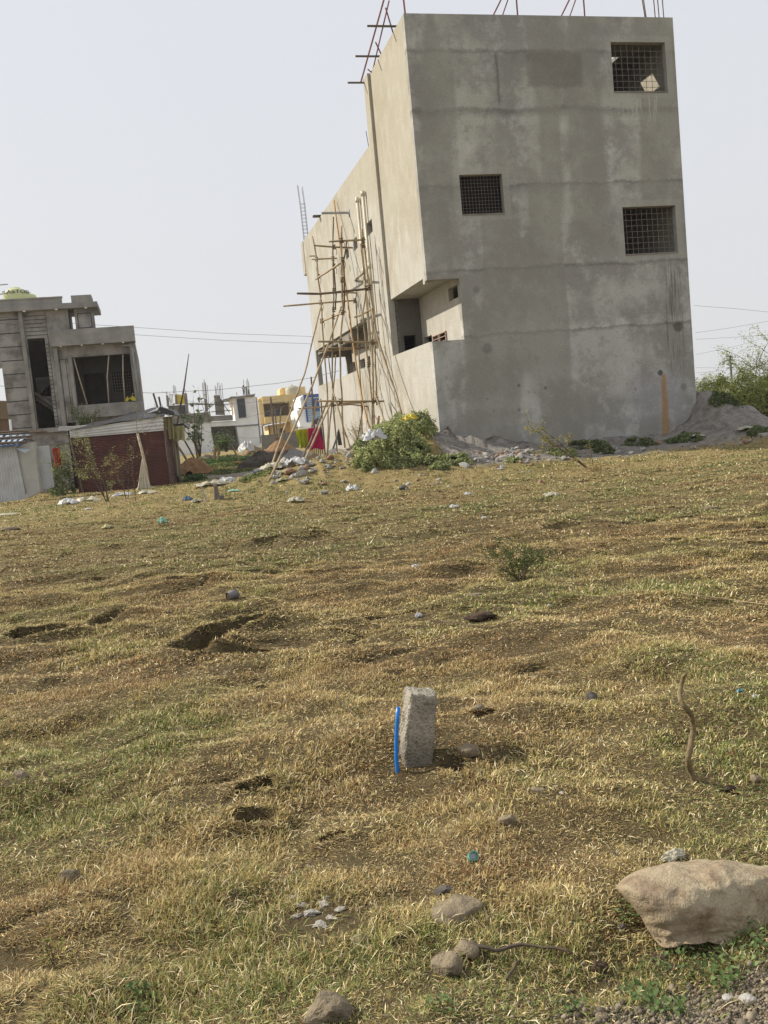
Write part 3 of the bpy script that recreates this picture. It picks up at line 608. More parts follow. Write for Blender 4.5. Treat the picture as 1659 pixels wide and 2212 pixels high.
# props and sacks in its balcony: things of their own
def HL(x,y,z): return HP+E2*x+E1*y+EZ*z
def z4(x,y): return (x*.22873,596.4+y*.22873)
def hpix(q,y): return hit(*q,HP+E1*y,E1)
for i,(pts,lb) in enumerate((([z4(693,765),z4(745,950),z4(825,1215)],'leftmost of the three pale props in the grey house balcony, slanting to the right'),([z4(1028,745),z4(1012,950),z4(1028,1195)],'middle bowed pale prop standing in the grey house balcony'),([z4(1160,735),z4(1162,950),z4(1182,1185)],'rightmost straight pale prop in the grey house balcony, beside the yellow sack'))):
    P=[hpix(q,.1) for q in pts];o=MB().tube([p-P[-1] for p in P],.032,6).build('wooden_prop',M['palewood'],smooth=True);o.location=P[-1];tag(o,lb,'prop','props under the balcony opening')
def crumple(name,mat,loc,sx,sy,h,seed,label,cat,n=20,rot=0,drape=.6,group=None):
    """crumpled sheet of film or cloth lying on something"""
    r=np.random.default_rng(seed);u,v=np.meshgrid(np.linspace(-1,1,n),np.linspace(-1,1,n))
    edge=1+.35*(fbm(np.cos(np.arctan2(v,u))*1.5+seed,np.sin(np.arctan2(v,u))*1.5,3,seed)-.5)*2
    x=u*sx*edge;y=v*sy*edge
    z=h*(.06+1.3*np.clip(fbm(u*2.6+seed,v*2.6,3,seed)-.25,0,1)+1.1*np.abs(vn(u*4+seed,v*4,seed)-.5)+.5*np.abs(vn(u*8+seed,v*8,seed)-.5))*(np.clip(1.08-(u*u+v*v)**1.3*.8,0,1)**drape)
    x=x+(vn(u*3,v*3,seed+1)-.5)*sx*.3;y=y+(vn(u*3,v*3,seed+2)-.5)*sy*.3
    ct,st=math.cos(rot),math.sin(rot);V=np.stack([x*ct-y*st,x*st+y*ct,z],-1).reshape(-1,3)
    i=np.arange(n*n).reshape(n,n);F=np.stack([i[:-1,:-1],i[:-1,1:],i[1:,1:],i[1:,:-1]],-1).reshape(-1,4)
    V2=V-np.array([0,0,.008]);FF=np.vstack([F,(F+n*n)[:,::-1]])
    o=npmesh(name,np.vstack([V,V2]),FF,M[mat]);o.location=tuple(loc);return tag(o,label,cat,group)
def hang(name,mat,p,w,h,label,cat,seed=1,nrm=None,taper=.15,par=None,deep=.06):
    """cloth hanging from point p (top centre)"""
    n=12;u,v=np.meshgrid(np.linspace(-1,1,n),np.linspace(0,1,n));r=E2 if nrm is None else nrm
    back=np.cross(EZ,r);wv=np.sin(u*7+seed+v*1.5)*deep*(.3+v)+(vn(u*3+seed,v*3,seed)-.5)*deep*1.5
    ed=(vn(u*2.5+seed*3,v*0,seed)-.5)*.25*v
    P=(u*w/2*(1-taper*v))[...,None]*r+(-v*h*(1+ed))[...,None]*EZ+wv[...,None]*back
    V=P.reshape(-1,3);i=np.arange(n*n).reshape(n,n);F=np.stack([i[:-1,:-1],i[:-1,1:],i[1:,1:],i[1:,:-1]],-1).reshape(-1,4)
    o=npmesh(name,np.vstack([V,V+back*.01]),np.vstack([F,(F+n*n)[:,::-1]]),M[mat],smooth=True);o.location=tuple(p);return tag(o,label,cat)
p=hpix(z4(1235,1180),-.12);o=crumple('plastic_sack','bright',p,.24,.12,.26,5,'crumpled yellow sack on the sill of the grey house balcony','sack',drape=.3)
# water tanks
def tank(px,py,y,r,h,label,txt):
    P=hpix((px,py),y);t=thing('water_tank',label,'water tank',tuple(P),YAW)
    prof=[(0.001,h),(r*.35,h*.99),(r*.42,h*.9),(r*.6,h*.84),(r*.9,h*.66),(r*.97,h*.6),(r,h*.4),(r*1.03,h*.2),(r,-.1)]
    n=28;V=[];F=[]
    for i,(a,z) in enumerate(prof):
        for j in range(n):
            w=2*math.pi*j/n;k=1+.05*(vn(math.cos(w)*2+3,math.sin(w)*2+i*.5,4)-.5);V.append((a*k*math.cos(w),a*k*math.sin(w),z))
    for i in range(len(prof)-1):
        for j in range(n): F.append((i*n+j,i*n+(j+1)%n,(i+1)*n+(j+1)%n,(i+1)*n+j))
    b=MB();b.add(V,F);b.build('tank_body',M['tank'],t,smooth=True)
    c=bpy.data.curves.new('lettering','FONT');c.body=txt;c.size=.36;c.extrude=.006;c.align_x='CENTER'
    o=bpy.data.objects.new('tmp',c);COL.objects.link(o);dg=bpy.context.evaluated_depsgraph_get();me=bpy.data.meshes.new_from_object(o.evaluated_get(dg));bpy.data.objects.remove(o)
    for v in me.vertices:
        x,z,yy=v.co.x*1.05,v.co.y*.7,v.co.z;a=x/r-.02;tt=(z/.25);rr=r*(.985-.05*tt)+.03+yy
        v.co=(rr*math.sin(a+.22),-rr*math.cos(a+.22),h*.44+z)
    lo=bpy.data.objects.new('lettering',me);COL.objects.link(lo);me.materials.clear();me.materials.append(M['blackprint']);lo.parent=t
tank(36,650,1.4,.64,.66,'pale yellow wrapped water tank with dark lettering on the grey house roof','PLASTOST')
tank(58,650,3.0,.5,.42,'second water tank peeping out behind the lettered tank on the grey house roof','ST')
o=MB();a=hpix((-30,618),1.4);c=hpix((17,614),1.4);o.tube([c-c,a-c],.03,6);a2=hpix((-30,638),1.4);c2=hpix((8,635),1.4);o.tube([c2-c,a2-c],.03,6);q=o.build('roof_pipe',M['pvcgrey']);q.location=c;tag(q,'pair of thin pipes running left from the water tank on the grey house roof','pipe')
# ================================================================ SHEDS
def P3(q,P,n): return hit(q[0],q[1],P,n)
SH=gz(172,1065);sn=np.array([-math.sin(math.radians(4)),math.cos(math.radians(4)),0]);sr=np.array([math.cos(math.radians(4)),math.sin(math.radians(4)),0])
RS=thing('red_corrugated_shed','low shed of rust-red corrugated sheets with a black tarpaulin roof','shed',tuple(SH))
sp2=lambda q,o=0:P3(q,SH+sn*o,sn)-SH
tl,tr,br,bl=[sp2(q) for q in ((151,944),(353.6,928),(367,1046),(172,1068))]
MB().corr(bl,tl,tr,br,34,.018).build('front_sheet',M['redsheet'],RS,smooth=True)
dp_=sn*2.6
trb,brb=tr+sn*2.6-sr*.05,br+sn*2.6-sr*.05
MB().corr(br,tr,trb,brb,30,.018).build('side_sheet',M['redsheet'],RS,smooth=True)
MB().corr(bl,tl,tl+dp_,bl+dp_,20,.018).build('side_sheet',M['redsheet'],RS,smooth=True)
a,b_,c,d=[sp2(q,-.08) for q in ((152,946.5),(150,930),(353,898),(354.5,930))]
MB().corr(a,b_,c,d,4,.03).build('fascia_sheet',M['fascia'],RS,smooth=True)
a,b_,c,d=[sp2(q,-.1) for q in ((126.5,931),(127,922),(188,919),(150,930))]
MB().corr(a,b_,c,d,3,.02).build('eave_sheet',M['fascia'],RS,smooth=True)
# roof with tarpaulin
f0,f1=sp2((150,929),-.15),sp2((356,897),-.15);bk0=sp2((195,914),2.4);bk1=sp2((352,876),2.4)
n=16;u,v=np.meshgrid(np.linspace(0,1,24),np.linspace(0,1,10))
Pp=(f0*(1-u[...,None])+f1*u[...,None])*(1-v[...,None])+(bk0*(1-u[...,None])+bk1*u[...,None])*v[...,None]
Pp[...,2]+=(fbm(u*7,v*4,4,31)-.5)*.13+.0
V=Pp.reshape(-1,3);i=np.arange(240).reshape(10,24);F=np.stack([i[:-1,:-1],i[:-1,1:],i[1:,1:],i[1:,:-1]],-1).reshape(-1,4)
npmesh('tarpaulin',np.vstack([V,V-[0,0,.03]]),np.vstack([F,(F+240)[:,::-1]]),M['tarp'],RS)
a,b_,c,d=[sp2(q,o) for q,o in (((318,893),1.2),((346,884),.8),((352,876),2.2),((325,888),2.2))]
MB().corr(a,b_,c,d,8,.02).build('roof_sheet',M['zinc'],RS)
g=MB();g.prism([sp2(q,.3) for q in ((335,893),(378,896),(374,888),(345,878))],sn*1.6);g.build('roof_overhang',M['tarp'],RS)
g=MB()
for q0,q1 in (((151,944),(180,1068)),((352,900),(371,1046)),((199,905),(200,918))): g.tube([sp2(q0,-.05),sp2(q1,-.05)],.045,5)
g.build('corner_post',M['darkbamboo'],RS)
g=MB();g.tube([sp2((125,930),-.2),sp2((146,937),-.2)],.03,5);g.tube([sp2((126,931),-.2),sp2((127,925),-.2)],.03,5)
# dark lean-to right of the shed
LT=thing('tarpaulin_lean_to','narrow black tarpaulin lean-to with tattered film on the right of the red shed','shed',tuple(SH+br+sn*2.4))
q0=SH+br+sn*2.4;lt=lambda q,o=2.5:P3(q,SH+sn*o,sn)-q0
g=MB();g.prism([lt(q) for q in ((360,905),(372,905),(386,1043),(366,1046))],sn*1.2);g.build('tarpaulin_wall',M['tarp'],LT)
g=MB();g.prism([lt(q) for q in ((368,918),(396,914),(404,922),(372,925))],sn*1.4);g.build('roof',M['tarp'],LT)
g=MB();g.tube([lt((362,900),2.3),lt((388,1046),2.3)],.05,5);g.tube([lt((377,915),2.3),lt((385,1040),2.3)],.05,5);g.build('post',M['darkbamboo'],LT)
hang('plastic_strip','bagcream',P3((372,925),SH+sn*2.2,sn),.35,2.3,'tattered whitish film hanging down the black lean-to beside the red shed','plastic sheet',3,taper=.1)
hang('plastic_sack','bagyellow',P3((362,900),SH+sn*1.2+sr*.2,sn),.45,1.0,'dull yellow sack hanging at the top right corner of the red shed','sack',4)
hang('plastic_sack','bagyellow',P3((384,920),SH+sn*2.0,sn),.6,.75,'torn yellow sack hanging under the lean-to roof','sack',6)
# left metal sheds
LS=gz(50,1083);ln=np.array([-math.sin(.05),math.cos(.05),0]);lr=np.array([math.cos(.05),math.sin(.05),0])
LSH=thing('zinc_shed','grey corrugated metal shed with a blue striped roof at the left edge','shed',tuple(LS))
lp=lambda q,o=0:P3(q,LS+ln*o,ln)-LS
MB().corr(*[lp(q) for q in ((-50,1092),(57.6,1078),(34.5,965),(-60,963))],16,.03).build('corrugated_wall',M['zinc'],LSH,smooth=True)
g=MB();g.prism([lp(q,.1) for q in ((33,965),(73,955),(87,1063),(60,1076))],ln*.35)
g.build('plain_wall',M['zincpale'],LSH)
g=MB();g.corr(*[lp(q,.5) for q in ((85,1060),(118,1052),(106,962),(73,965))],14,.015).build('corrugated_wall',M['zinc'],LSH,smooth=True)
a,b_,c,d=[lp(q,o) for q,o in (((-60,970),-.25),((43,961),-.25),((72,940),1.8),((-60,944),1.8))]
MB().corr(a,b_,c,d,9,.05).build('blue_roof',M['bluesheet'],LSH)
nrm=np.array([0,0,.035])
a2,b2,c2,d2=a+nrm,b_+nrm,c+nrm,d+nrm
g=MB()
for i in range(9):
    t0=(i+.1)/9;t1=(i+.62)/9;g.prism([a2+(b2-a2)*t0,a2+(b2-a2)*t1,d2+(c2-d2)*t1,d2+(c2-d2)*t0],np.array([0,0,.03]))
g.build('roof_stripe',M['lightblue'],LSH)
g=MB()
for q0_,q1_,o,r_ in (((-60,942),(96,936),1.8,.05),((-60,948),(102,938),1.7,.05),((-60,957),(70,948),.9,.05),((-60,962),(70,954),.7,.05),((-60,968),(58,961),-.2,.06)): g.tube([lp(q0_,o)+[0,0,.12],lp(q1_,o)+[0,0,.12]],r_,6)
g.build('roof_beam',M['darkbamboo'],LSH)
g=MB();g.prism([lp(q,-.12) for q in ((33,968),(66,971),(54,979))],ln*.02);g.build('loose_sheet',M['lightblue'],LSH)
o=MB().tube([(0,0,0),(0.02,0,1.0)],.05,8).build('vent_pipe',M['whitehi']);o.location=P3((25,942),LS+ln*1.9,ln)-[0,0,.3];tag(o,'short white pipe standing behind the blue striped roof','pipe')
o=MB();p0=P3((-40,962),LS+ln*2.4,ln);p1=P3((24,932),LS+ln*2.4,ln);o=MB().tube([(0,0,0),p1-p0],.035,5).build('bamboo_pole',M['bamboo']);o.location=p0;tag(o,'thin pole slanting behind the blue striped roof at the left edge','pole')
# brown house far left
BH=HP+E1*10;a=P3((17,960),BH,E1)
BR=thing('brown_house','brown plastered house wall with exposed brick below, at the far left edge','house',tuple(a))
g=MB();g.prism([P3(q,BH,E1)-a for q in ((-90,862),(17,866),(23,905),(-90,905))],E1*3);g.build('plaster_wall',M['brown'],BR)
g=MB();g.prism([P3(q,BH+E1*.1,E1)-a for q in ((-90,904.6),(24,904.6),(32,985),(-90,985))],E1*3);g.build('brick_wall',M['brick'],BR)
# leaning post with cloth
g0=G(322,1055);top=aty(297,936,g0[1]-.1);o=MB().tube([(0,0,-.1),(top-g0)*.4+[0.05,0,0],(top-g0)*.72+[.03,0,0],top-g0],[.075,.06,.055,.05],7).build('leaning_post',M['palewood'],smooth=True);o.location=g0;tag(o,'crooked pale post leaning against the front of the red shed','post')
pc=aty(305,990,g0[1]-.25)
V=[];F=[];n=13
for j in range(9):
    t=j/8.;y=992+t*68;xl=306-t*9 if t<.95 else 294;xr=307.5+t*20
    for i in range(n):
        p=aty(xl+(xr-xl)*i/(n-1),y+(-2 if i%3==0 and j==8 else 0),g0[1]-.22-.1*math.sin(i*1.9)*t);V.append(p)
for j in range(8):
    for i in range(n-1): F.append((j*n+i,j*n+i+1,(j+1)*n+i+1,(j+1)*n+i))
V=np.array(V);F=np.array(F);o=npmesh('hanging_cloth',np.vstack([V,V+[0,.02,0]])-pc,np.vstack([F,(F+len(V))[:,::-1]]),M['cloth'],smooth=True);o.location=pc;tag(o,'long off-white cloth hung in a point from the leaning post by the red shed','cloth')
# clothes between the sheds
hang('hanging_cloth','redcloth',P3((121,968),LS+ln*2.4,ln),.3,.8,'faded red cloth hanging on the line between the metal shed and the red shed','cloth',2)
hang('hanging_cloth','bluecloth',P3((91,966),LS+ln*1.3,ln),.35,.55,'small grey-blue cloth hung on the corrugated wall between the sheds','cloth',7)
a=P3((75,961),LS+ln*2.2,ln);c=P3((150,955),LS+ln*2.2,ln);o=MB().tube([a-a,(c-a)*.5+[0,0,-.08],c-a],.012,4).build('clothes_line',M['cable']);o.location=a;tag(o,'sagging clothes line between the two sheds','line')
# ================================================================ FAR BUILDINGS
def FB(Y,name,label,cat,base):
    P=E1*Y*math.cos(0)*1.0;P=hit(830,931,(0,Y,0),E1);P=np.array([0,Y,0.])
    B=hit(*base,P,E1);t=thing(name,label,cat,tuple(B));return t,(lambda q,o=0:hit(q[0],q[1],P+E1*o,E1)-B)
def z5(x,y): return (325.3+.22873*x,759+.22873*y)
WB,wp=FB(118,'white_house','white two-storey house shell with bare rebar columns and a dark entrance','house',z5(850,940))
g=MB()
def fp(g,qs,o,dep,pj): g.prism([pj(q,o) for q in qs],E1*dep)
fp(g,[z5(770,440),z5(992,425),z5(1045,980),z5(858,985)],0,6,wp);g.build('tower_wall',M['white'],WB)
g=MB();fp(g,[z5(190,680),z5(556,668),z5(612,985),z5(245,985)],0,6,wp);g.build('front_wall',M['white'],WB)
g=MB();fp(g,[z5(556,668),z5(808,652),z5(812,700),z5(562,712)],.05,5,wp);fp(g,[z5(562,712),z5(620,985),z5(600,985),z5(556,712)],.02,5,wp);g.build('porch_wall',M['white'],WB)
g=MB();fp(g,[z5(570,690),z5(815,670),z5(858,985),z5(600,985)],3,1,wp);g.build('porch_back_wall',M['conc'],WB)
g=MB();fp(g,[z5(612,750),z5(712,742),z5(735,940),z5(640,950)],2.9,.08,wp);fp(g,[z5(785,740),z5(812,735),z5(828,830),z5(800,840)],2.9,.08,wp);g.build('doorway',M['glass'],WB)
g=MB();fp(g,[z5(200,602),z5(548,572),z5(556,668),z5(200,682)],-.15,.3,wp);fp(g,[z5(556,612),z5(775,600),z5(780,650),z5(560,662)],-.2,.3,wp);fp(g,[z5(545,568),z5(562,568),z5(574,668),z5(555,670)],-.3,.4,wp);g.build('roof_parapet',M['conc'],WB)
g=MB();fp(g,[z5(812,452),z5(888,440),z5(905,622),z5(835,630)],-.1,.08,wp);g.build('window_pane',M['glass'],WB)
g=MB();fp(g,[z5(372,768),z5(490,762),z5(496,845),z5(382,850)],-.12,.1,wp);w_=g.build('window_frame',M['whitehi'],WB)
g=MB();fp(g,[z5(384,778),z5(480,772),z5(484,830),z5(392,836)],-.16,.03,wp);g.build('window_pane',M['glass'],w_)
g=MB();fp(g,[z5(690,452),z5(985,420),z5(990,400),z5(960,405),z5(900,412),z5(820,425),z5(760,425),z5(740,440)],-.4,6.5,wp);g.build('broken_roof_slab',M['conc'],WB)
g=MB();fp(g,[z5(812,700),z5(1020,685),z5(1022,697),z5(814,712)],-.12,.12,wp);g.build('string_course',M['conc'],WB)
g=MB();fp(g,[z5(752,455),z5(766,452),z5(785,598),z5(772,600)],-.05,.1,wp);g.build('cream_pier',M['yellow'],WB)
for (a,c,d,e) in ((505,445,530,570),(600,415,625,600),(625,415,655,600),(648,448,668,600),(670,460,690,600),(145,415,170,520),(230,405,250,500),(315,395,345,585),(895,335,910,410),(918,360,935,405)):
    g=MB();fp(g,[z5(a,c),z5(d-2,c),z5(d+(e-c)*.09,e),z5(a+(e-c)*.09,e)],.5,.5,wp);g.build('concrete_column',M['conc'],WB)
fp_=MB();fp(fp_,[z5(597,418),z5(652,415),z5(655,432),z5(600,435)],.4,.7,wp);fp_.build('column_head',M['conc'],WB)
for x,y0,y1 in ((488,300,450),(496,290,450),(505,262,445),(514,290,440),(520,300,560),(535,320,570),(608,320,420),(618,335,420),(630,295,440),(645,295,600),(658,320,600),(672,300,610),(915,255,360),(906,275,360),(925,285,365),(877,270,340),(813,385,420),(212,322,410),(222,320,400),(235,330,410),(150,378,420),(312,360,400),(325,355,400),(180,395,560),(192,400,560),(205,400,600)):
    MB().tube([wp(z5(x,y0),.7),wp(z5(x+(y1-y0)*.08,y1),.7)],.03,4).build('rebar',M['steel'],WB)
g=MB()
for p,q in (((345,490),(740,505)),((350,505),(560,500)),((600,480),(750,470)),((540,545),(625,480)),((690,505),(745,575)),((570,572),(770,555))): g.tube([wp(z5(*p),.2),wp(z5(*q),.2)],.05,4)
g.build('shuttering_pole',M['darkbamboo'],WB)
g=MB();fp(g,[z5(165,515),z5(350,500),z5(356,588),z5(175,600)],1,3,wp);g.build('upper_room',M['conc'],WB)
g=MB();fp(g,[z5(278,520),z5(335,515),z5(340,585),z5(290,590)],.9,.05,wp);g.build('opening',M['glass'],WB)
g=MB();fp(g,[z5(1000,430),z5(1012,445),z5(1058,860),z5(1045,870)],1,5,wp);g.build('side_strip',M['whitehi'],WB)
BWP=np.array(WB.location)
def ipt(q,Y,o=0): return hit(q[0],q[1],(0,Y,0)+E1*o,E1)
pt=ipt(z5(278,500),118,-.2);crp=MB();crp.prism([ipt(q,118,.6)-pt for q in (z5(228,408),z5(260,405),z5(322,415),z5(328,495),z5(262,500),z5(232,490))],E1*.6);o=crp.build('yellow_tarpaulin',M['bright']);o.location=pt;tag(o,'bright yellow sheet tied between columns on the white house roof','tarpaulin')
# thin bamboo mast by the lean-to
p0=aty(382,918,46.5);p1=aty(408,764,46.5);o=MB().tube([(0,0,0),(p1-p0)*.5+[.05,0,0],p1-p0],[.06,.045,.02],6).build('bamboo_mast',M['darkbamboo']);o.location=p0;tag(o,'long thin mast tilting up into the sky from the lean-to beside the red shed','pole')
for i,(q,t,w) in enumerate((((341,882),(331,850),'left'),((349,886),(343,857),'right'))):
    p0=aty(*q,46);p1=aty(*t,46);o=MB().tube([(0,0,0),p1-p0],.05,5).build('wooden_stake',M['darkbamboo']);o.location=p0;tag(o,f'short dark stake sticking up behind the red shed roof, {w} one of two','stake')
# person on the roof
PB=ipt(z5(884,415),118,1.5)
Hh=1.42*float(np.linalg.norm(PB-O))/118*.93
PE=thing('person','person in pale shirt standing on the white house roof, arms raised to the chest','person',tuple(PB))
def skin(name,pts,edges,rad,mat,par):
    m=bpy.data.meshes.new(name);m.from_pydata([tuple(np.array(p)*Hh) for p in pts],edges,[]);o=bpy.data.objects.new(name,m);COL.objects.link(o);o.parent=par
    md=o.modifiers.new('s','SKIN')
    for v,r in zip(m.skin_vertices[0].data,rad): v.radius=(r*Hh,r*Hh)
    m.skin_vertices[0].data[0].use_root=True
    o.modifiers.new('ss','SUBSURF').levels=1;m.materials.append(mat);return o
skin('body',[(0,0,.53),(0,0,.68),(0,0,.8),(0,0,.86),(0,-.01,.91),(0,-.01,.97),(-.11,0,.79),(-.15,-.02,.63),(-.04,-.12,.68),(.11,0,.79),(.15,-.03,.64),(.05,-.13,.7),(-.05,0,.5),(-.055,0,.27),(-.05,0,.03),(.05,0,.5),(.055,0,.27),(.05,0,.03)],
 [(0,1),(1,2),(2,3),(3,4),(4,5),(2,6),(6,7),(7,8),(2,9),(9,10),(10,11),(0,12),(12,13),(13,14),(0,15),(15,16),(16,17)],[.09,.085,.09,.035,.058,.045,.042,.033,.022,.042,.033,.022,.06,.042,.03,.06,.042,.03],M['skin'],PE)
skin('shirt',[(0,0,.5),(0,0,.66),(0,0,.8),(-.11,0,.79),(-.15,-.02,.66),(.11,0,.79),(.15,-.03,.67)],[(0,1),(1,2),(2,3),(3,4),(2,5),(5,6)],[.105,.1,.095,.052,.045,.052,.045],M['shirt'],PE)
skin('trousers',[(0,0,.51),(-.05,0,.48),(-.055,0,.27),(-.05,0,.05),(.05,0,.48),(.055,0,.27),(.05,0,.05)],[(0,1),(1,2),(2,3),(0,4),(4,5),(5,6)],[.09,.068,.052,.045,.068,.052,.045],M['trousers'],PE)
skin('hair',[(0,.015,.93),(0,.015,.985)],[(0,1)],[.055,.05],M['hair'],PE)
# yellow house
def zc(x,y): return (488+.13071*x,775.3+.13071*y)
YB,yp=FB(126,'yellow_house','yellow two-storey house with a deep shaded balcony and a water tank on its roof','house',zc(700,1260))
g=MB();fp(g,[zc(590,625),zc(1420,560),zc(1440,700),zc(615,745)],0,7,yp);fp(g,[zc(530,670),zc(592,628),zc(620,740),zc(650,1080),zc(575,1080)],.6,6,yp);fp(g,[zc(1045,700),zc(1250,690),zc(1290,1500),zc(1090,1500)],0,6,yp)
fp(g,[zc(635,960),zc(1065,930),zc(1075,1035),zc(650,1075)],-.1,1.4,yp);fp(g,[zc(700,1100),zc(1060,1040),zc(1090,1450),zc(735,1450)],1.4,5,yp);g.build('wall',M['yellow'],YB)
g=MB();fp(g,[zc(620,745),zc(1040,700),zc(1065,940),zc(640,960)],1.3,.2,yp);g.build('balcony_back_wall',M['brown'],YB)
g=MB();fp(g,[zc(630,842),zc(703,832),zc(715,945),zc(640,955)],1.2,.05,yp);g.build('window',M['glass'],YB)
g=MB();fp(g,[zc(783,830),zc(930,815),zc(945,925),zc(795,940)],1.2,.05,yp);g.build('window',M['glass'],YB)
g=MB();fp(g,[zc(865,1150),zc(970,1140),zc(985,1215),zc(880,1225)],1.3,.08,yp);g.build('window',M['glass'],YB)
g=MB();fp(g,[zc(1062,795),zc(1088,790),zc(1092,835),zc(1066,840)],-.05,.04,yp);g.build('window',M['glass'],YB)
g=MB();fp(g,[zc(915,480),zc(1305,455),zc(1325,580),zc(925,590)],2,3,yp);fp(g,[zc(885,510),zc(915,480),zc(925,590),zc(895,592)],2.2,2.6,yp);g.build('roof_room',M['yellow'],YB)
g=MB();fp(g,[zc(590,1110),zc(612,1108),zc(630,1260),zc(605,1260)],.5,.5,yp);fp(g,[zc(1020,700),zc(1036,698),zc(1050,930),zc(1034,932)],-.05,.3,yp);fp(g,[zc(700,1095),zc(715,1095),zc(735,1260),zc(715,1260)],1.2,.4,yp);g.build('pillar',M['brown'],YB)
g=MB();fp(g,[zc(590,1108),zc(640,1075),zc(750,1060),zc(755,1072),zc(650,1090),zc(600,1122)],-.15,1.5,yp);fp(g,[zc(612,742),zc(975,705),zc(980,715),zc(615,755)],-.15,.6,yp);g.build('slab_edge',M['conc'],YB)
p=hit(*zc(1100,575),(0,126,0)+E1*2,E1);WT=thing('water_tank','small cream dome-topped water tank on the yellow house roof','water tank',tuple(p))
g=MB();n=16;pr=[(.1,1.25),(.13,1.1),(.5,1.05),(.95,.75),(1.05,.6),(1.05,-.4)]
g.add([(r*math.cos(6.283*j/n),r*math.sin(6.283*j/n),z) for r,z in pr for j in range(n)],[(i*n+j,i*n+(j+1)%n,(i+1)*n+(j+1)%n,(i+1)*n+j) for i in range(5) for j in range(n)]+[tuple(range(n))]);g.build('tank_body',M['bagcream'],WT,smooth=True)
# blue and white house
BB,bp=FB(112,'blue_white_house','white house with a blue painted and pale slatted front beside the big grey building','house',zc(1400,1500))
g=MB();fp(g,[zc(1225,640),zc(1285,592),zc(1345,1120),zc(1290,1125)],.4,6,bp);fp(g,[zc(1170,860),zc(1245,815),zc(1290,1120),zc(1230,1120)],.5,6,bp);fp(g,[zc(1205,1135),zc(1620,1090),zc(1640,1500),zc(1235,1500)],-1.5,.3,bp);fp(g,[zc(1330,1050),zc(1620,1030),zc(1620,1100),zc(1345,1120)],.2,5,bp);g.build('wall',M['whitehi'],BB)
g=MB();fp(g,[zc(1282,592),zc(1620,570),zc(1640,1030),zc(1345,1050)],.2,6,bp);g.build('blue_front',M['bluepaint'],BB)
g=MB()
for i in range(14):
    y=640+i*30;x=1325+i*3.3;fp(g,[zc(x,y),zc(1620,y-18),zc(1620,y+4),zc(x+2,y+22)],.1,.08,bp)
g.build('pale_slat',M['lightblue'],BB)
g=MB();fp(g,[zc(1420,660),zc(1540,655),zc(1560,850),zc(1445,865)],-.0,.06,bp);g.build('blue_shutter',M['bluepaint'],BB)
g=MB();fp(g,[zc(1460,1020),zc(1530,960),zc(1540,1080),zc(1470,1085)],-.1,.05,bp);g.build('opening',M['glass'],BB)
# grey block wall
a=hit(*zc(900,1300),(0,100,0),E1);g=MB();g.prism([hit(*q,(0,100,0),E1)-a for q in (zc(580,1260),zc(670,1255),zc(1205,1200),zc(1225,1500),zc(600,1520))],E1*.25);o=g.build('block_wall',M['greybrick']);o.location=a;tag(o,'rough grey block boundary wall in front of the yellow house','wall')
# poles in the middle distance
def mast(px0,py0,px1,py1,Y,r,mat,label,name='wooden_pole',cat='pole'):
    p0=aty(px0,py0,Y);p1=aty(px1,py1,Y);o=MB().tube([(0,0,0),p1-p0],[r,r*.8],6).build(name,M[mat]);o.location=p0;return tag(o,label,cat)
mast(594.5,952,584.5,858,95,.13,'darkbamboo','tall dark rusty pole in front of the yellow house balcony')
mast(601,965,593,876,80,.07,'darkbamboo','thin grey pole just right of the tall rusty pole by the yellow house')
mast(601,962,607.5,881,75,.08,'bamboo','pale pole leaning left in front of the yellow house')
mast(679,925,672,814,70,.08,'darkbamboo','thin dark pole rising beside the blue and white house','utility_pole')
mast(666,970,684,863,66,.09,'bamboo','leaning pale pole in front of the blue and white house')
# cables
def cable(pts,Y0,Y1,label,r=.02,sag=0):
    r*=.45
    n=14;P=[]
    Q=[aty(px,py,Y0+(Y1-Y0)*i/(len(pts)-1)) for i,(px,py) in enumerate(pts)]
    cum=np.linspace(0,len(Q)-1,n*(len(Q)-1)+1)
    P=[Q[min(int(t),len(Q)-2)]*(1-(t-min(int(t),len(Q)-2)))+Q[min(int(t),len(Q)-2)+1]*(t-min(int(t),len(Q)-2)) for t in cum]
    o=MB().tube([p-P[0] for p in P],r,4).build('power_cable',M['cable']);o.location=P[0];return tag(o,label,'cable')
cable([(-30,682),(120,696),(290,707),(480,720),(675,727)],44,62,'upper overhead cable passing in front of the grey house towards the big building')
cable([(-30,696),(120,709),(290,723),(480,735),(675,743)],44,62,'lower overhead cable passing in front of the grey house towards the big building')
cable([(-30,832),(120,841),(330,849),(470,842),(600,828),(679,815),(735,800)],60,70,'overhead cable sagging above the white house and rising to the thin dark pole',r=.03)
cable([(375,905),(440,930),(480,942),(540,947),(640,938)],62,85,'low sagging cable in front of the white house entrance',r=.025)
cable([(350,846),(420,870),(520,872),(600,862)],90,95,'cable strung past the rebar columns to the tall rusty pole',r=.03)
cable([(440,905),(520,905),(585,888),(672,856)],90,72,'cable from the white house parapet across the yellow balcony',r=.03)
cable([(1499,660),(1580,666),(1680,676)],60,60,'uppermost overhead cable right of the big building',r=.02)
cable([(1501,719),(1580,708),(1680,690)],75,75,'second overhead cable right of the big building, sloping up to the right',r=.022)
cable([(1502,733),(1580,729),(1680,722)],80,80,'third overhead cable right of the big building, nearly level',r=.022)
cable([(1503,766),(1590,748),(1680,722)],100,100,'faint cable crossing behind the thorn trees, sloping steeply',r=.025)
cable([(1503,794),(1575,795),(1680,790)],120,120,'upper cable carried by the distant pole on the right',r=.03)
cable([(1503,806),(1576,799),(1680,792)],120,120,'lower cable carried by the distant pole on the right',r=.03)
p0=aty(1583,850,110);p1=aty(1577,768,110);UPL=thing('utility_pole','distant dark power pole standing beyond the thorn trees on the right','power pole',tuple(p0))
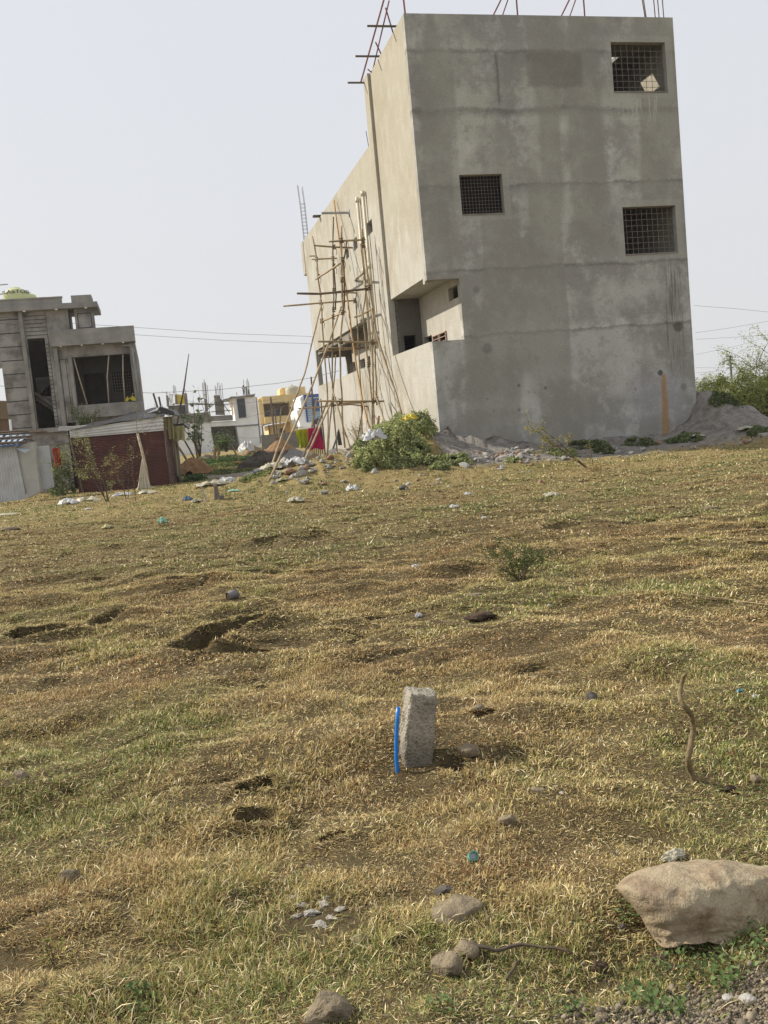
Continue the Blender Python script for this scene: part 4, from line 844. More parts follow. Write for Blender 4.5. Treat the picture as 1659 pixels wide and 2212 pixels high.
MB().tube([(0,0,-3),p1-p0],[.16,.12],7).build('pole',M['cable'],UPL)
g=MB()
for k in (.02,.12,.22,.32): q=(p1-p0)*(1-k);g.tube([q+[-.5,0,0],q+[.3,0,0]],.07,4)
g.build('cross_arm',M['cable'],UPL)
# ================================================================ GROUND
def axis(lo,hi,c,step0,g):
    r=[c];x=c
    while x<hi: x+=max(step0,g*abs(x-c));r.append(x)
    l=[];x=c
    while x>lo: x-=max(step0,g*abs(x-c));l.append(x)
    return np.array(l[::-1]+r)
gx=axis(-1500,1500,0.,.04,.013);gy=axis(-60,2500,2.6,.04,.0125)
GX,GY=np.meshgrid(gx,gy);GZ=height(GX,GY)
bh,bu,bv=build_h(GX,GY)
def zones(x,y):
    """surface kinds: rubble sand, bare soil"""
    bh,u,v=build_h(x,y);nn=fbm(x*1.1,y*1.1,4,41)
    front=np.clip((v+2.7+(nn-.5)*1.6)/.5,0,1)*((u>-.5)&(v<.5))*np.clip((16-u)/3,0,1)
    right=np.clip((bh-.25+(nn-.5)*.3)/.2,0,1)*(u>8.6)
    side=np.clip((7.+u+(nn-.5)*2.5)/.8,0,1)*(u<.3)*(v>.5)*np.clip((26-v)/3,0,1)
    sand=np.clip(np.maximum(np.maximum(front,right),side*.85),0,1)
    bx,by=gz(1000,1005,.15)[:2];soil=np.clip(1.5*gauss(x,y,bx-.6,by+.0,3.0,1.15,.05,2)+(nn-.5)*.9-.25,0,1)
    cx,cy=gz(1600,2190)[:2];grav=np.clip((gauss(x,y,cx+.05,cy-.06,.42,.28,.15,3)*1.4+(nn-.5)*.9-.35)*3,0,1)
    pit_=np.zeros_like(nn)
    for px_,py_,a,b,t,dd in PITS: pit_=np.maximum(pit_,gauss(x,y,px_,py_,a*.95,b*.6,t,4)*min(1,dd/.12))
    return sand,np.clip(soil,0,1),grav,pit_
sand,soil,grav,pit_shade=zones(GX,GY)
soil=np.maximum(soil,pit_shade);gc=np.stack([sand,soil,np.maximum(grav,0)],-1).reshape(-1,3)  # pits take the dark soil tone too: shade of the hollows painted in
ny,nx=GX.shape;i=np.arange(nx*ny).reshape(ny,nx);F=np.stack([i[:-1,:-1],i[:-1,1:],i[1:,1:],i[1:,:-1]],-1).reshape(-1,4)
k=N('field_soil_and_turf')
sp_=k.n.new('ShaderNodeSeparateColor');k.l.new(k.attr(),sp_.inputs[0]);r_,g_,b_=sp_.outputs
n1=k.noise(.6,5,.6);n2=k.noise(4,6,.7);n3=k.noise(26,5,.75);n4=k.noise(110,3,.8)
turf=k.mix((.30,.23,.105),(.22,.185,.075),k.ramp(n1,[(.4,0.),(.62,1.)]))
turf=k.mix(turf,(.33,.25,.12),k.ramp(n2,[(.48,0.),(.66,.8)]));turf=k.mix(turf,(.075,.055,.03),k.ramp(n3,[(.52,0.),(.7,.85)]));turf=k.mix(turf,k.ramp(n4,[(.3,.6),(.7,1.35)]),.7,'MULTIPLY')
near=(.085,.064,.035)
# close to the camera real blades cover the soil: bare soil shows between them
geo=k.n.new('ShaderNodeNewGeometry').outputs['Position'];px_=k.sep(geo)
dd=k.math('SQRT',k.math('ADD',k.math('POWER',px_[0],2.),k.math('POWER',px_[1],2.)))
base=k.mix(k.mix(near,(.12,.095,.05),k.ramp(n3,[(.4,0.),(.65,1.)])),turf,smooth(k,dd,6,30))
sandc=k.mix((.34,.31,.275),(.2,.18,.16),k.ramp(n2,[(.4,0.),(.62,1.)]));sandc=k.mix(sandc,k.ramp(n3,[(.3,.7),(.7,1.2)]),.8,'MULTIPLY')
soil_pitshade=k.mix((.075,.05,.034),(.12,.085,.058),k.ramp(n2,[(.4,0.),(.62,1.)]))
gravc=k.mix((.2,.165,.12),(.11,.09,.07),k.ramp(k.voro(60),[(.1,0.),(.5,1.)]))
c=k.mix(base,sandc,r_);c=k.mix(c,soil_pitshade,g_);c=k.mix(c,gravc,b_);k.col(c)
gm=k.fin(.95,k.math('ADD',k.math('MULTIPLY',r_,k.math('MULTIPLY',k.noise(3.,8,.72),4.)),k.math('ADD',k.math('MULTIPLY',n3,.7),k.math('MULTIPLY',n2,.6))),.8,.05,spec=.08)
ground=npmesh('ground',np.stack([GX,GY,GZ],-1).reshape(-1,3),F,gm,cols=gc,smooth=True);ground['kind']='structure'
# ================================================================ GRASS
half=(829.5/f)
def sample(n,d0,d1,margin):
    d=np.sqrt(rng.uniform(d0*d0,d1*d1,n));t=rng.uniform(-1,1,n)
    x=d*t*(half+.12)+t*margin;k_=(np.abs(x)<d*(half+.05)+.35)|(rng.uniform(0,1,n)<.4);return x[k_],d[k_]
def blades(dens,d0,d1,L0,W0,per,margin=2.3,flat=False):
    area=(half+.12)*(d1*d1-d0*d0)+2*margin*(d1-d0)
    nt=int(dens*area/per)
    x,y=sample(nt,d0,d1,margin);nt=len(x)
    # the trapezoid is denser near its apex with this sampling: reject nothing, it helps the foreground
    s,so,gr,pt=zones(x,y);yy_=y-.1*x;ckm=np.exp(-(np.abs(fbm(x*.8+3.3,yy_*1.5,3,73)-.5)/.016)**2)*np.clip((fbm(x*.9,y*.9,2,74)-.5)*9,0,1)*np.clip((vn(x*2.6,y*2.6,75)-.25)*4,0,1)
    keep=rng.uniform(0,1,nt)>np.clip(s*1.25+so*.8+gr*.80+pt**2*.9+ckm*.8,0,.985)
    bh_,u_,v_=build_h(x,y);keep&=~((u_>-.2)&(u_<9.2)&(v_>-.1))
    clump=vn(x*8.5,y*8.5,64)*.6+vn(x*3.7,y*3.7,65)*.4;keep&=rng.uniform(0,1,nt)<np.clip((clump-.1)/.25,.5,1)
    wp_=gz(690,1972);keep&=~((gauss(x,y,wp_[0],wp_[1],.17,.12,0,3)>.4)&(rng.uniform(0,1,nt)<.85))
    bare=fbm(x*1.6,y*1.6,3,61);keep&=~((bare<.2)&(rng.uniform(0,1,nt)<.5))
    x,y=x[keep],y[keep];clump=clump[keep];nt=len(x)
    fine=fbm(x*3.1,y*3.1,3,51);big=fbm(x*.5,y*.5,3,52);mid=fbm(x*1.3+7,y*1.3,3,53)
    X=np.repeat(x,per)+rng.normal(0,.012+.0018*d0,nt*per);Y=np.repeat(y,per)+rng.normal(0,.012+.0018*d0,nt*per)
    f_=np.repeat(fine,per);b_=np.repeat(big,per);m_=np.repeat(mid,per);tuft=np.repeat(rng.uniform(0,1,nt),per)
    n=len(X);Z=height(X,Y)-.004
    hgt=L0*.7*rng.uniform(.45,1.25,n)*(.35+1.4*np.clip(f_,0,1))*(.65+.7*np.repeat(clump,per))*(1+.7*(m_-.5))
    longb=rng.uniform(0,1,n)<.018;hgt[longb]*=1.9
    az=rng.uniform(0,2*np.pi,n);el=np.clip(rng.normal(np.where(f_>.5,.72,.3),.36,n),.02,1.5);el[longb]*=.6
    if flat: el=np.clip(rng.normal(.12,.13,n),0,.5);hgt=L0*rng.uniform(.5,1.3,n)
    dirx,diry=np.cos(az),np.sin(az);ce,se=np.cos(el),np.sin(el)
    w=W0*rng.uniform(.6,1.4,n)
    sx,sy=-diry*w,dirx*w
    droop=rng.uniform(.0,.4,n)*hgt;kink=rng.normal(0,.25,n)
    tall=gauss(X,Y,-1.0,2.7,.55,.9,0,3);hgt=hgt*(1+.35*tall)
    p0=np.stack([X,Y,Z],-1)
    mid_=p0+np.stack([dirx*ce*hgt*.55,diry*ce*hgt*.55,se*hgt*.6],-1)
    tip=p0+np.stack([(dirx-diry*kink)*ce*hgt,(diry+dirx*kink)*ce*hgt,np.maximum(se*hgt*1.0-droop*.6,.003)],-1)
    sd=np.stack([sx,sy,w*rng.uniform(-.5,.5,n)],-1)
    V=np.stack([p0-sd*.5,p0+sd*.5,mid_+sd*.45,mid_-sd*.45,tip],1)
    o5=(np.arange(n)*5)[:,None];T=np.concatenate([o5+np.array([[0,1,2]]),o5+np.array([[0,2,3]]),o5+np.array([[3,2,4]])],0)
    # colour: straw, olive, green, red-brown by tuft and patch
    straw=np.array([.65,.515,.245]);tan=np.array([.45,.335,.15]);olive=np.array([.36,.33,.115]);green=np.array([.23,.27,.085]);rust=np.array([.34,.205,.10]);pale=np.array([.82,.71,.45])
    gnoise=.455+((m_*.55+b_*.45)-.47)*1.5+rng.normal(0,.085,n)+(tuft-.5)*.2
    C=np.where((gnoise>.65)[:,None],green,np.where((gnoise>.51)[:,None],olive,np.where((gnoise>.40)[:,None],straw*.75+tan*.25,np.where((gnoise>.31)[:,None],tan,rust))))
    r=rng.uniform(0,1,n);C=np.where((r<.10)[:,None],pale,C);C=np.where(((r>.10)&(r<.25))[:,None],straw,C);C=np.where(((r>.9))[:,None],rust,C)
    C=np.where(longb[:,None],pale*.95,C)
    C=C*(.45+.85*rng.uniform(0,1,n))[:,None]*GR
    if flat: C=np.where((rng.uniform(0,1,n)<.4)[:,None],tan,C)*rng.uniform(.35,1.05,n)[:,None]
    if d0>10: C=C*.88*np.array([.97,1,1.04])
    cc=np.repeat(C[:,None,:],5,1);cc[:,:2]*=.62;cc[:,4]=cc[:,4]*.9+straw*.1  # blade feet darkened in the vertex colour: painted self-shading
    return V.reshape(-1,3),T,cc.reshape(-1,3)
GR=1.12
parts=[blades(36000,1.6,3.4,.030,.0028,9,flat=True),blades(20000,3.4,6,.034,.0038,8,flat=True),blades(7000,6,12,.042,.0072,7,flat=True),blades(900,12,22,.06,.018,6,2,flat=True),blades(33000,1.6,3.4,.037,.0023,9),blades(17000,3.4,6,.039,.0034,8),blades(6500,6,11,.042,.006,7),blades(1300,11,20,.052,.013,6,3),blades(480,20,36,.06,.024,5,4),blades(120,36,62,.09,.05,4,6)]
off=0;VV=[];TT=[];CC=[]
for V,T,c in parts: VV.append(V);TT.append(T+off);CC.append(c);off+=len(V)
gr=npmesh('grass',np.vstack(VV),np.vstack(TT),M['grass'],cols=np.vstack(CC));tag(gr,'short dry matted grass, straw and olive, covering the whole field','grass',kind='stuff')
print('grass blades',off//5)
# ================================================================ ROCKS
def rockmesh(name,seed,sx,sy,sz,rough=.25,facet=.0,sub=4,flat=None):
    import bmesh
    bm=bmesh.new();bmesh.ops.create_icosphere(bm,subdivisions=sub,radius=1)
    r=np.random.default_rng(seed);pl=[]
    for i in range(int(7+facet*8)):
        d=r.normal(size=3);d/=np.linalg.norm(d);pl.append((d,1-facet*r.uniform(.15,.5)))
    P=np.array([v.co[:] for v in bm.verts])
    for d,c in pl:
        k_=P@d;m=k_>c*.86;c=c*.86;P[m]-=np.outer(k_[m]-c,d)*.9
    n=fbm(P[:,0]*1.3+P[:,2]*.9+seed,P[:,1]*1.3-P[:,2]*.7+seed*2,4,seed)-.5;n2=fbm(P[:,0]*4+P[:,2]*3,P[:,1]*4+P[:,2]*2,4,seed+3)-.5
    P*= (1+n*rough*2.6+n2*rough*1.1)[:,None];P*=[sx,sy,sz]
    for v,p in zip(bm.verts,P): v.co=p
    m=bpy.data.meshes.new(name);bm.to_mesh(m);bm.free();m.polygons.foreach_set('use_smooth',[facet<.5]*len(m.polygons));return m
def rock(name,px,py,w,mat,label,cat='stone',seed=1,asp=.8,hh=.6,facet=.35,rough=.2,rot=None,sink=.35,group=None,z=None,mesh=None):
    """px,py: foot of the stone; w: pixel width"""
    p=G(px,py);d=np.linalg.norm(p-O);W_=w/f*d
    m=mesh or rockmesh(name,seed,W_/2,W_/2*asp,W_/2*hh,rough,facet)
    if not mesh: m.materials.append(M[mat])
    o=bpy.data.objects.new(name,m);COL.objects.link(o);o.location=(p[0],p[1]+W_/2*asp*.6,p[2]+W_/2*hh*(.72-sink*1.6));o.rotation_euler=(0,0,rot if rot is not None else random.uniform(-.5,.5))
    return tag(o,label,cat,group)
# big boulder at the right, outline from the photo given real thickness
BP=G(1425,2048);bd=BP[1]-.04
out=[(1330,1918),(1338,1905),(1352,1893),(1380,1880),(1420,1870),(1480,1862),(1540,1861),(1600,1866),(1640,1872),(1690,1874),(1745,1882),(1790,1900),(1800,1945),(1785,2030),(1740,2060),(1660,2045),(1600,2035),(1530,2034),(1480,2040),(1446,2050),(1428,2046),(1404,2016),(1385,1980),(1360,1950)]
B_=[aty(px,py,bd) for px,py in out];ctr=np.mean(B_,0);ctr[2]-=.0
import bmesh
bm=bmesh.new();bmesh.ops.create_icosphere(bm,subdivisions=6,radius=1)
Pb=np.array([v.co[:] for v in bm.verts]);ang=np.arctan2(Pb[:,2],Pb[:,0]);oa=np.array([math.atan2(q[2]-ctr[2],q[0]-ctr[0]) for q in B_]);orr=np.array([np.hypot(q[2]-ctr[2],q[0]-ctr[0]) for q in B_])
ix=np.argsort(oa);oa=oa[ix];orr=orr[ix];R_=np.interp(ang,np.r_[oa-2*np.pi,oa,oa+2*np.pi],np.r_[orr,orr,orr])
rad=np.hypot(Pb[:,0],Pb[:,2]);dep=.13
sup=rad**.62   # full cross-section
X_=np.cos(ang)*R_*sup;Z_=np.sin(ang)*R_*sup;Y_=np.sign(Pb[:,1])*np.abs(Pb[:,1])**1.0*dep
low=(Pb[:,2]<0)&(Pb[:,1]<.05);Y_=np.where(low,-dep*np.sqrt(np.clip(1-Pb[:,0]**2,0,1)),Y_)
Y_=Y_+dep*.7+(Z_+.13)*.4+.9*.02*np.log1p(np.exp((Z_-.06)/.02))
nn=fbm(X_*7+Y_*5,Z_*7-Y_*4,5,77)-.5;n2=fbm(X_*24+Y_*11,Z_*24,4,78)-.5;rid=np.abs(fbm(X_*5+3,Z_*6+Y_*3,3,79)-.5)
ledge=np.clip(fbm(X_*3+9,Z_*9+X_*3,3,80)-.5,-.12,.12)
tq=fbm(X_*5+2,Z_*6+4,3,85)*6;tq=(np.floor(tq)+np.clip((tq-np.floor(tq))*4,0,1))/6
Yf=Y_+(-(tq-.5)*.07-nn*.06-n2*.022-(fbm(X_*2.2+1,Z_*3+5,2,82)-.5)*.07)*(Pb[:,1]<.4)
P0_=np.stack([X_,0*X_,Z_+nn*.012],-1)+ctr
slope=(gz(1600,2012)[1]-gz(1425,2045)[1])/(aty(1600,2012,bd)[0]-aty(1425,2045,bd)[0]);xf=aty(1425,2045,bd)[0]
Yf=Yf+np.clip(P0_[:,0]-xf,-.05,.6)*slope
Pf=O+(P0_-O)*((bd+Yf-O[1])/(P0_[:,1]-O[1]))[:,None]-ctr
for v,p in zip(bm.verts,Pf): v.co=p
m=bpy.data.meshes.new('boulder');bm.to_mesh(m);bm.free();m.polygons.foreach_set('use_smooth',[True]*len(m.polygons));m.materials.append(M['boulder'])
o=bpy.data.objects.new('boulder',m);COL.objects.link(o);o.location=ctr;tag(o,'large tan boulder with a pointed foot cut by the right edge of the picture','boulder')
R=[(992,1992,125,'stone','flat-topped brown stone half buried left of the big boulder',3,.75,.5,.15,.16,.46),
 (960,1932,52,'darkstone','thin dark stone just behind the flat-topped brown stone',4,.5,.35,.6,.1,.3),
 (962,2108,66,'stone','split grey stone left of the small stone it touches, near the dry root',5,.9,.85,.75,.22,.3),
 (1012,2072,52,'stone','small brown stone touching the right of the split grey stone',6,.9,.8,.3,.2,.3),
 (700,2216,100,'stone','rounded grey stone cut by the bottom edge of the picture',7,.8,.7,.5,.2,.4),
 (1012,1638,44,'stone','pointed brown stone right of the concrete marker post',8,.8,.95,.8,.25,.25),
 (1036,1534,28,'stone','small flat stone behind and right of the marker post',9,.7,.5,.5,.2,.4),
 (1098,1784,38,'stone','grey cracked stone in the grass left of the twisted stick, nearer the camera',10,.85,.9,.6,.2,.3),
 (1279,1516,30,'darkstone','round dark stone in the grass left of the top of the twisted stick',11,.9,.85,.3,.2,.3),
 (1163,1712,30,'stone','flat tan stone half hidden in grass below the marker post',12,.7,.4,.5,.2,.4),
 (1214,1716,12,'palestone','tiny pale stone right of the flat tan stone',13,.8,.6,.5,.2,.3),
 (1636,1692,26,'stone','rounded stone right of the foot of the twisted stick',14,.8,.8,.3,.2,.3),
 (148,1910,52,'stone','slanting brown stone in the grass at the lower left',15,.6,.75,.7,.2,.3),
 (40,1682,42,'stone','flat slanting stone by the left edge, above the slanting brown stone',16,.6,.6,.6,.2,.3),
 (775,2040,34,'stone','low grey stone between the flat-topped stone and the crumbly white patch',17,.8,.5,.4,.2,.4),
 (1026,1287,40,'stone','flat pale stone in the grass beyond the dung patty',18,.5,.2,.5,.2,.4),
 (1540,1102,34,'stone','flat grey stone in the field at the upper right',19,.5,.35,.5,.2,.3),
 (20,1146,44,'stone','flat slab stone lying at the left edge of the field',20,.4,.25,.7,.1,.3),
 (1168,1046,16,'redbrick','lone brick fragment in the grass in front of the rubble',21,.8,.8,.9,.1,.2),
 (872,1058,20,'darkstone','small dark lump in the grass right of the white plastic bag',22,.8,.8,.5,.2,.2),
 (1620,2168,34,'palestone','smooth pale stone in the gravel at the lower right corner',23,.8,.5,.2,.1,.4),
 (1575,2160,22,'palestone','smaller pale stone beside the smooth one in the lower right gravel',24,.8,.5,.2,.1,.4),
 (1305,2205,30,'stone','stone poking out of the weeds at the very bottom, left of the gravel',25,.7,.7,.6,.2,.3),
 (1300,2108,46,'dung','crumbly brown clod in the grass left of the boulder foot',26,.8,.7,.5,.35,.3),
 (1345,2010,24,'darkstone','dark earth clod against the left side of the boulder foot',27,.8,.7,.6,.3,.3),
 (1430,2080,40,'dung','small earth clod under the boulder foot',28,.7,.35,.5,.3,.4),
 (630,1945,28,'palestone','flat whitish stone left of the crumbly white patch',29,.6,.35,.6,.2,.4),
 (1188,1312,14,'palestone','tiny whitish stone beyond the dung patty on the right',30,.8,.6,.5,.2,.3),
 (1578,1712,22,'dung','clod of earth in the grass right of the twisted stick foot',31,.8,.6,.5,.3,.3),
 (1596,1400,12,'palestone','tiny pale stone near the right edge of the field',32,.8,.6,.5,.2,.3)]
for q in R: rock('stone' if q[3] not in('dung','redbrick') else ('earth_clod' if q[3]=='dung' else 'brick_fragment'),q[0],q[1],q[2],q[3],q[4],'stone' if q[3] not in('dung','redbrick') else ('clod' if q[3]=='dung' else 'brick'),q[5],q[6],q[7],q[8],q[9],sink=q[10])
# dung patty
rock('dung_patty',1040,1342,66,'dung','flat dark dried dung patty in the middle of the field','dung',40,.7,.28,.2,.4,sink=0)
# ================================================================ MARKER POST, PIPE, STICK
pp=G(893,1668);yb=pp[1]+.03
def yat(px,py,y): return aty(px,py,y)
b0,b1=yat(865,1668,yb),yat(927,1668,yb);t0,t1=yat(884,1499,yb),yat(948,1502,yb)
dv=np.array([-.024,.12,0]);dv2=dv*.95
# front face, slightly turned so the lit left face shows
MP=thing('marker_post','short pitted concrete boundary post leaning to the right beside a blue pipe','post',tuple(pp))
lo=[b0-[0,0,.08],b1-[0,0,.08]];nn_=12;bm=bmesh.new()
bmesh.ops.create_cube(bm,size=1);bmesh.ops.subdivide_edges(bm,edges=bm.edges[:],cuts=21,use_grid_fill=True)
fl,fr,tl_,tr_=lo[0],lo[1],t0,t1
for v in bm.verts:
    a,bq,cq=v.co.x+.5,v.co.y+.5,v.co.z+.5
    P=(fl*(1-a)+fr*a)*(1-cq)+(tl_*(1-a)+tr_*a)*cq+dv*bq+np.array([0,0,.004*bq*cq])
    # rounded, broken arrises
    for s_,o_ in ((a,cq),(bq,cq),(a,bq)):
        e=min(s_,1-s_);g2=min(o_,1-o_)
        if e<.05 and g2<.05: P=P+((fl+fr+tl_+tr_)/4+dv*.5-P)*np.array([.05,.05,.008])*(1-(e+g2)/.1)
    jx=(vn(P[0]*60+cq*9,P[2]*60,3)-.5)*.010+(vn(P[0]*22,P[2]*22+bq*5,5)-.5)*.012
    P=P+np.array([jx,jx*.7,(vn(P[0]*50,P[1]*50+7,6)-.5)*.009*(cq>.95)])
    v.co=P-pp
me=bpy.data.meshes.new('post_shaft');bm.to_mesh(me);bm.free();me.materials.append(M['post']);me.polygons.foreach_set('use_smooth',[True]*len(me.polygons));o=bpy.data.objects.new('post_shaft',me);COL.objects.link(o);o.parent=MP
bp=[yat(858.5,1668,yb-.02),yat(856.5,1640,yb-.02),yat(856,1610,yb-.015),yat(856.8,1580,yb-.01),yat(858.5,1553,yb),yat(860.5,1528,yb)]
bp[0]=bp[0]-[0,0,.06]
BPp=G(858,1665);o=MB();o.tube([p-BPp for p in bp],.0095,12,cap=False)
o2=MB();o2.tube([p-BPp for p in bp],.0070,12,cap=False);nv=len(o.v);o.v+=o2.v;o.f+=[tuple(i+nv for i in q)[::-1] for q in o2.f]
for j in range(12): a=60+j;b2=60+(j+1)%12;o.f.append((a,b2,b2+nv,a+nv))
o=o.build('blue_pipe',M['blueplastic'],smooth=True);o.location=BPp;tag(o,'bright blue plastic pipe standing upright against the left of the marker post','pipe')
sx_=[(1481,1456,.007),(1476,1462,.0095),(1471.5,1480,.011),(1468,1500,.012),(1470,1512,.012),(1476,1523,.0125),(1486,1535,.0135),(1494,1546,.013),(1497,1562,.012),(1497,1580,.0118),(1493,1596,.013),(1492,1612,.014),(1489,1625,.0135),(1486,1640,.0145),(1488,1655,.0145),(1493,1668,.014),(1498,1682,.0145),(1500,1700,.0155)]
sp0=G(1499,1694)
P=[aty(a,b2,sp0[1]+.03*math.sin(i*.9)) for i,(a,b2,r_) in enumerate(sx_)];P[-1]=P[-1]-[0,0,.04]
Q=[];rr=[]
for i in range(len(P)-1):
    for t in (0,.33,.66): Q.append(P[i]*(1-t)+P[i+1]*t-sp0);rr.append(.84*(sx_[i][2]*(1-t)+sx_[i+1][2]*t)*(1+.08*math.sin(i*2.3+t*5)))
o=MB().tube(Q,rr,10).build('twisted_stick',M['wood'],smooth=True);o.location=sp0;tag(o,'twisted bare wooden stick standing upright in the grass on the right','stick')
# fallen root and twigs
def twig(pts,r,label,mat='twig',lift=.012):
    P=[G(*q)+[0,0,lift] for q in pts];n=len(P);b0_=P[0]
    Q=[]
    for a,c in zip(P,P[1:]):
        for t in (0,.5): Q.append(a*(1-t)+c*t-b0_+np.array([0,0,random.uniform(0,.01)]))
    Q.append(P[-1]-b0_);o=MB().tube(Q,[r*(1.15-.6*i/len(Q)) for i in range(len(Q))],6).build('twig',M[mat],smooth=True);o.location=b0_;return tag(o,label,'twig')
twig([(1018,2050),(1035,2062),(1072,2072),(1105,2066),(1150,2062),(1200,2064),(1240,2080)],.006,'long dark curving root lying right of the split grey stone','twig',.02)
twig([(925,1345),(990,1352),(1060,1362),(1110,1345)],.004,'thin dark twig lying near the dung patty')
twig([(1478,1290),(1560,1298),(1640,1310),(1680,1316)],.005,'long pale dry stalk lying at the right edge of the field','bamboo')
twig([(820,1155),(850,1152),(885,1154)],.006,'short dark twig lying in the upper middle of the field')
twig([(728,1520),(745,1540),(765,1562)],.0035,'thin dark stem left of the marker post','twig',.04)
twig([(1095,2125),(1110,2105),(1125,2085)],.004,'small grey twig below the dark root')
# ================================================================ RUBBLE
rub=[rockmesh('rubble_stone',100+i,1,random.uniform(.6,.9),random.uniform(.4,.75),.25,.9,2) for i in range(10)]
for i,m in enumerate(rub): m.materials.append(M['palestone' if i%5!=3 else 'redbrick'])
def scatter(n,region,sz,label,group,seed,name='rubble_stone'):
    r=np.random.default_rng(seed)
    for i in range(n):
        px,py=region(r);p=G(px,py);s=sz*r.lognormal(0,.45)
        o=bpy.data.objects.new(name,rub[int(r.integers(0,10))]);COL.objects.link(o);o.scale=(s,s,s);o.location=(p[0],p[1],p[2]+s*.15);o.rotation_euler=(r.uniform(-.4,.4),r.uniform(-.4,.4),r.uniform(0,6.28));tag(o,label,'rubble',group)
scatter(85,lambda r:(r.normal(1105,62),r.normal(990,12)),.085,'loose stone or brick piece in the rubble heap before the big wall','rubble heap in front of the big wall',1)
scatter(70,lambda r:(r.uniform(1150,1659),0) and (lambda x:(x,985-(x-1200)*.075+r.normal(0,7)))(r.uniform(1180,1655)),.07,'loose stone or brick in the thin rubble strip right of the rubble heap','rubble strip at the right of the wall',2)
scatter(100,lambda r:(lambda x:(x,1026-(x-590)*.22+r.normal(0,13)))(r.uniform(590,760)),.085,'loose stone or brick on the debris slope under the scaffold','debris slope under the scaffold',3)
scatter(25,lambda r:(r.uniform(480,760),r.uniform(1015,1068)),.06,'small stray stone in the grass between the scaffold props and the white bag','stray stones before the scaffold',4)
scatter(20,lambda r:(r.uniform(800,1010),r.uniform(1020,1060)),.07,'small stone or brick chip below the leafy mound','chips below the mound',5)
# pebbles in the near gravel: stuff
gx_,gy_=[],[];V=[];F=[];r=np.random.default_rng(9);c=gz(1600,2190)
n=7500;x=c[0]+r.normal(0,.24,n);y=c[1]+r.normal(-.02,.13,n);z=height(x,y);s=r.lognormal(-5.4,.45,n)
base=np.array([[1,0,0],[-1,0,0],[0,1,0],[0,-1,0],[0,0,.8],[0,0,-.6]]);fc=np.array([[0,2,4],[2,1,4],[1,3,4],[3,0,4],[2,0,5],[1,2,5],[3,1,5],[0,3,5]])
jit=r.uniform(.6,1.3,(n,6,1));V=(base[None]*jit*s[:,None,None])+np.stack([x,y,z+s*.3],-1)[:,None]
F=(fc[None]+(np.arange(n)*6)[:,None,None]).reshape(-1,3);cc=np.repeat((np.array([[.2,.165,.12]])*r.uniform(.35,1.5,(n,1)))[:,None],6,1).reshape(-1,3)
pk=N('pebble');pk.col(pk.attr());gv=npmesh('gravel',V.reshape(-1,3),F,pk.fin(.9),cols=cc,smooth=True);tag(gv,'loose brown gravel and grit in the lower right corner','gravel',kind='stuff')
# ================================================================ PLANTS
def leafcloud(P,N_,size,col,seed,asp=.55,var=.35,up=.4):
    """quads (as 2 tris) at points P with random tilt"""
    r=np.random.default_rng(seed);n=len(P);a=r.normal(size=(n,3));a[:,2]*=up;a/=np.linalg.norm(a,axis=1)[:,None]
    b=np.cross(a,r.normal(size=(n,3)));b/=np.linalg.norm(b,axis=1)[:,None]
    s=(size*r.uniform(.55,1.3,n))[:,None]
    V=np.stack([P-a*s*.5,P+b*s*asp*.5,P+a*s*.5,P-b*s*asp*.5],1)
    F=(np.arange(n)*4)[:,None]+np.array([[0,1,2,3]])
    c=np.array(col)[r.integers(0,len(col),n)]*(1+var*r.uniform(-1,1,n))[:,None]
    return V.reshape(-1,3),F,np.repeat(c[:,None],4,1).reshape(-1,3)
GREENS=[(.10,.17,.045),(.13,.20,.06),(.075,.13,.035),(.16,.22,.08)]
DRYG=[(.2,.2,.08),(.25,.22,.09),(.14,.16,.06),(.3,.26,.12)]
def bush(name,label,base,spread,h,stems,levels,leafsize,nleaf,cols,cat='shrub',seed=1,r0=.02,lean=(0,0),droop=.0,leafspread=.1,mat='twig',group=None,asp=.45,stemname='branch',start=.25):
    """branching shrub: stems split twice; leaves strung along the outer twigs"""
    r=np.random.default_rng(seed);t=thing(name,label,cat,tuple(base),0,group);g=MB();L=[]
    def grow(p,d,ln,rad,lv):
        k=5;pts=[p.copy()];q=p.copy();dd=d.copy()
        for i in range(k):
            dd=dd+r.normal(0,.13,3)+np.array([0,0,-droop*(i/k)*(1.6 if lv else .6)]);dd/=np.linalg.norm(dd);q=q+dd*ln/k;pts.append(q.copy())
            if lv>=1 or i>=k*start*2: L.append((pts[-2],pts[-1]))
        g.tube(pts,[rad*(1-.75*i/k) for i in range(k+1)],4 if lv else 5,cap=False)
        if lv<levels:
            for j in range(3 if lv else 4):
                i=r.integers(2,k+1);nd=dd*.6+r.normal(0,.55,3)*np.array([1,1,.6]);nd/=np.linalg.norm(nd);grow(pts[i],nd,ln*r.uniform(.4,.65),rad*.5,lv+1)
    for i in range(stems):
        a=r.uniform(0,6.283);el=r.uniform(.15,1.);d=np.array([math.cos(a)*spread*el/h+lean[0],math.sin(a)*spread*el/h+lean[1],1.]);d/=np.linalg.norm(d)
        grow(np.array([r.normal(0,.03),r.normal(0,.03),-.03]),d,h*r.uniform(.6,1.),r0,0)
    g.build(stemname,M[mat],t)
    A=np.array([a for a,b in L]);B=np.array([b for a,b in L]);i=r.integers(0,len(L),nleaf);u=r.uniform(0,1,(nleaf,1))
    P=A[i]*(1-u)+B[i]*u+r.normal(0,leafspread,(nleaf,3))
    V,F,c=leafcloud(P,nleaf,leafsize,cols,seed+1,asp)
    npmesh('foliage',V,F,M['leaf'],t,cols=c);return t
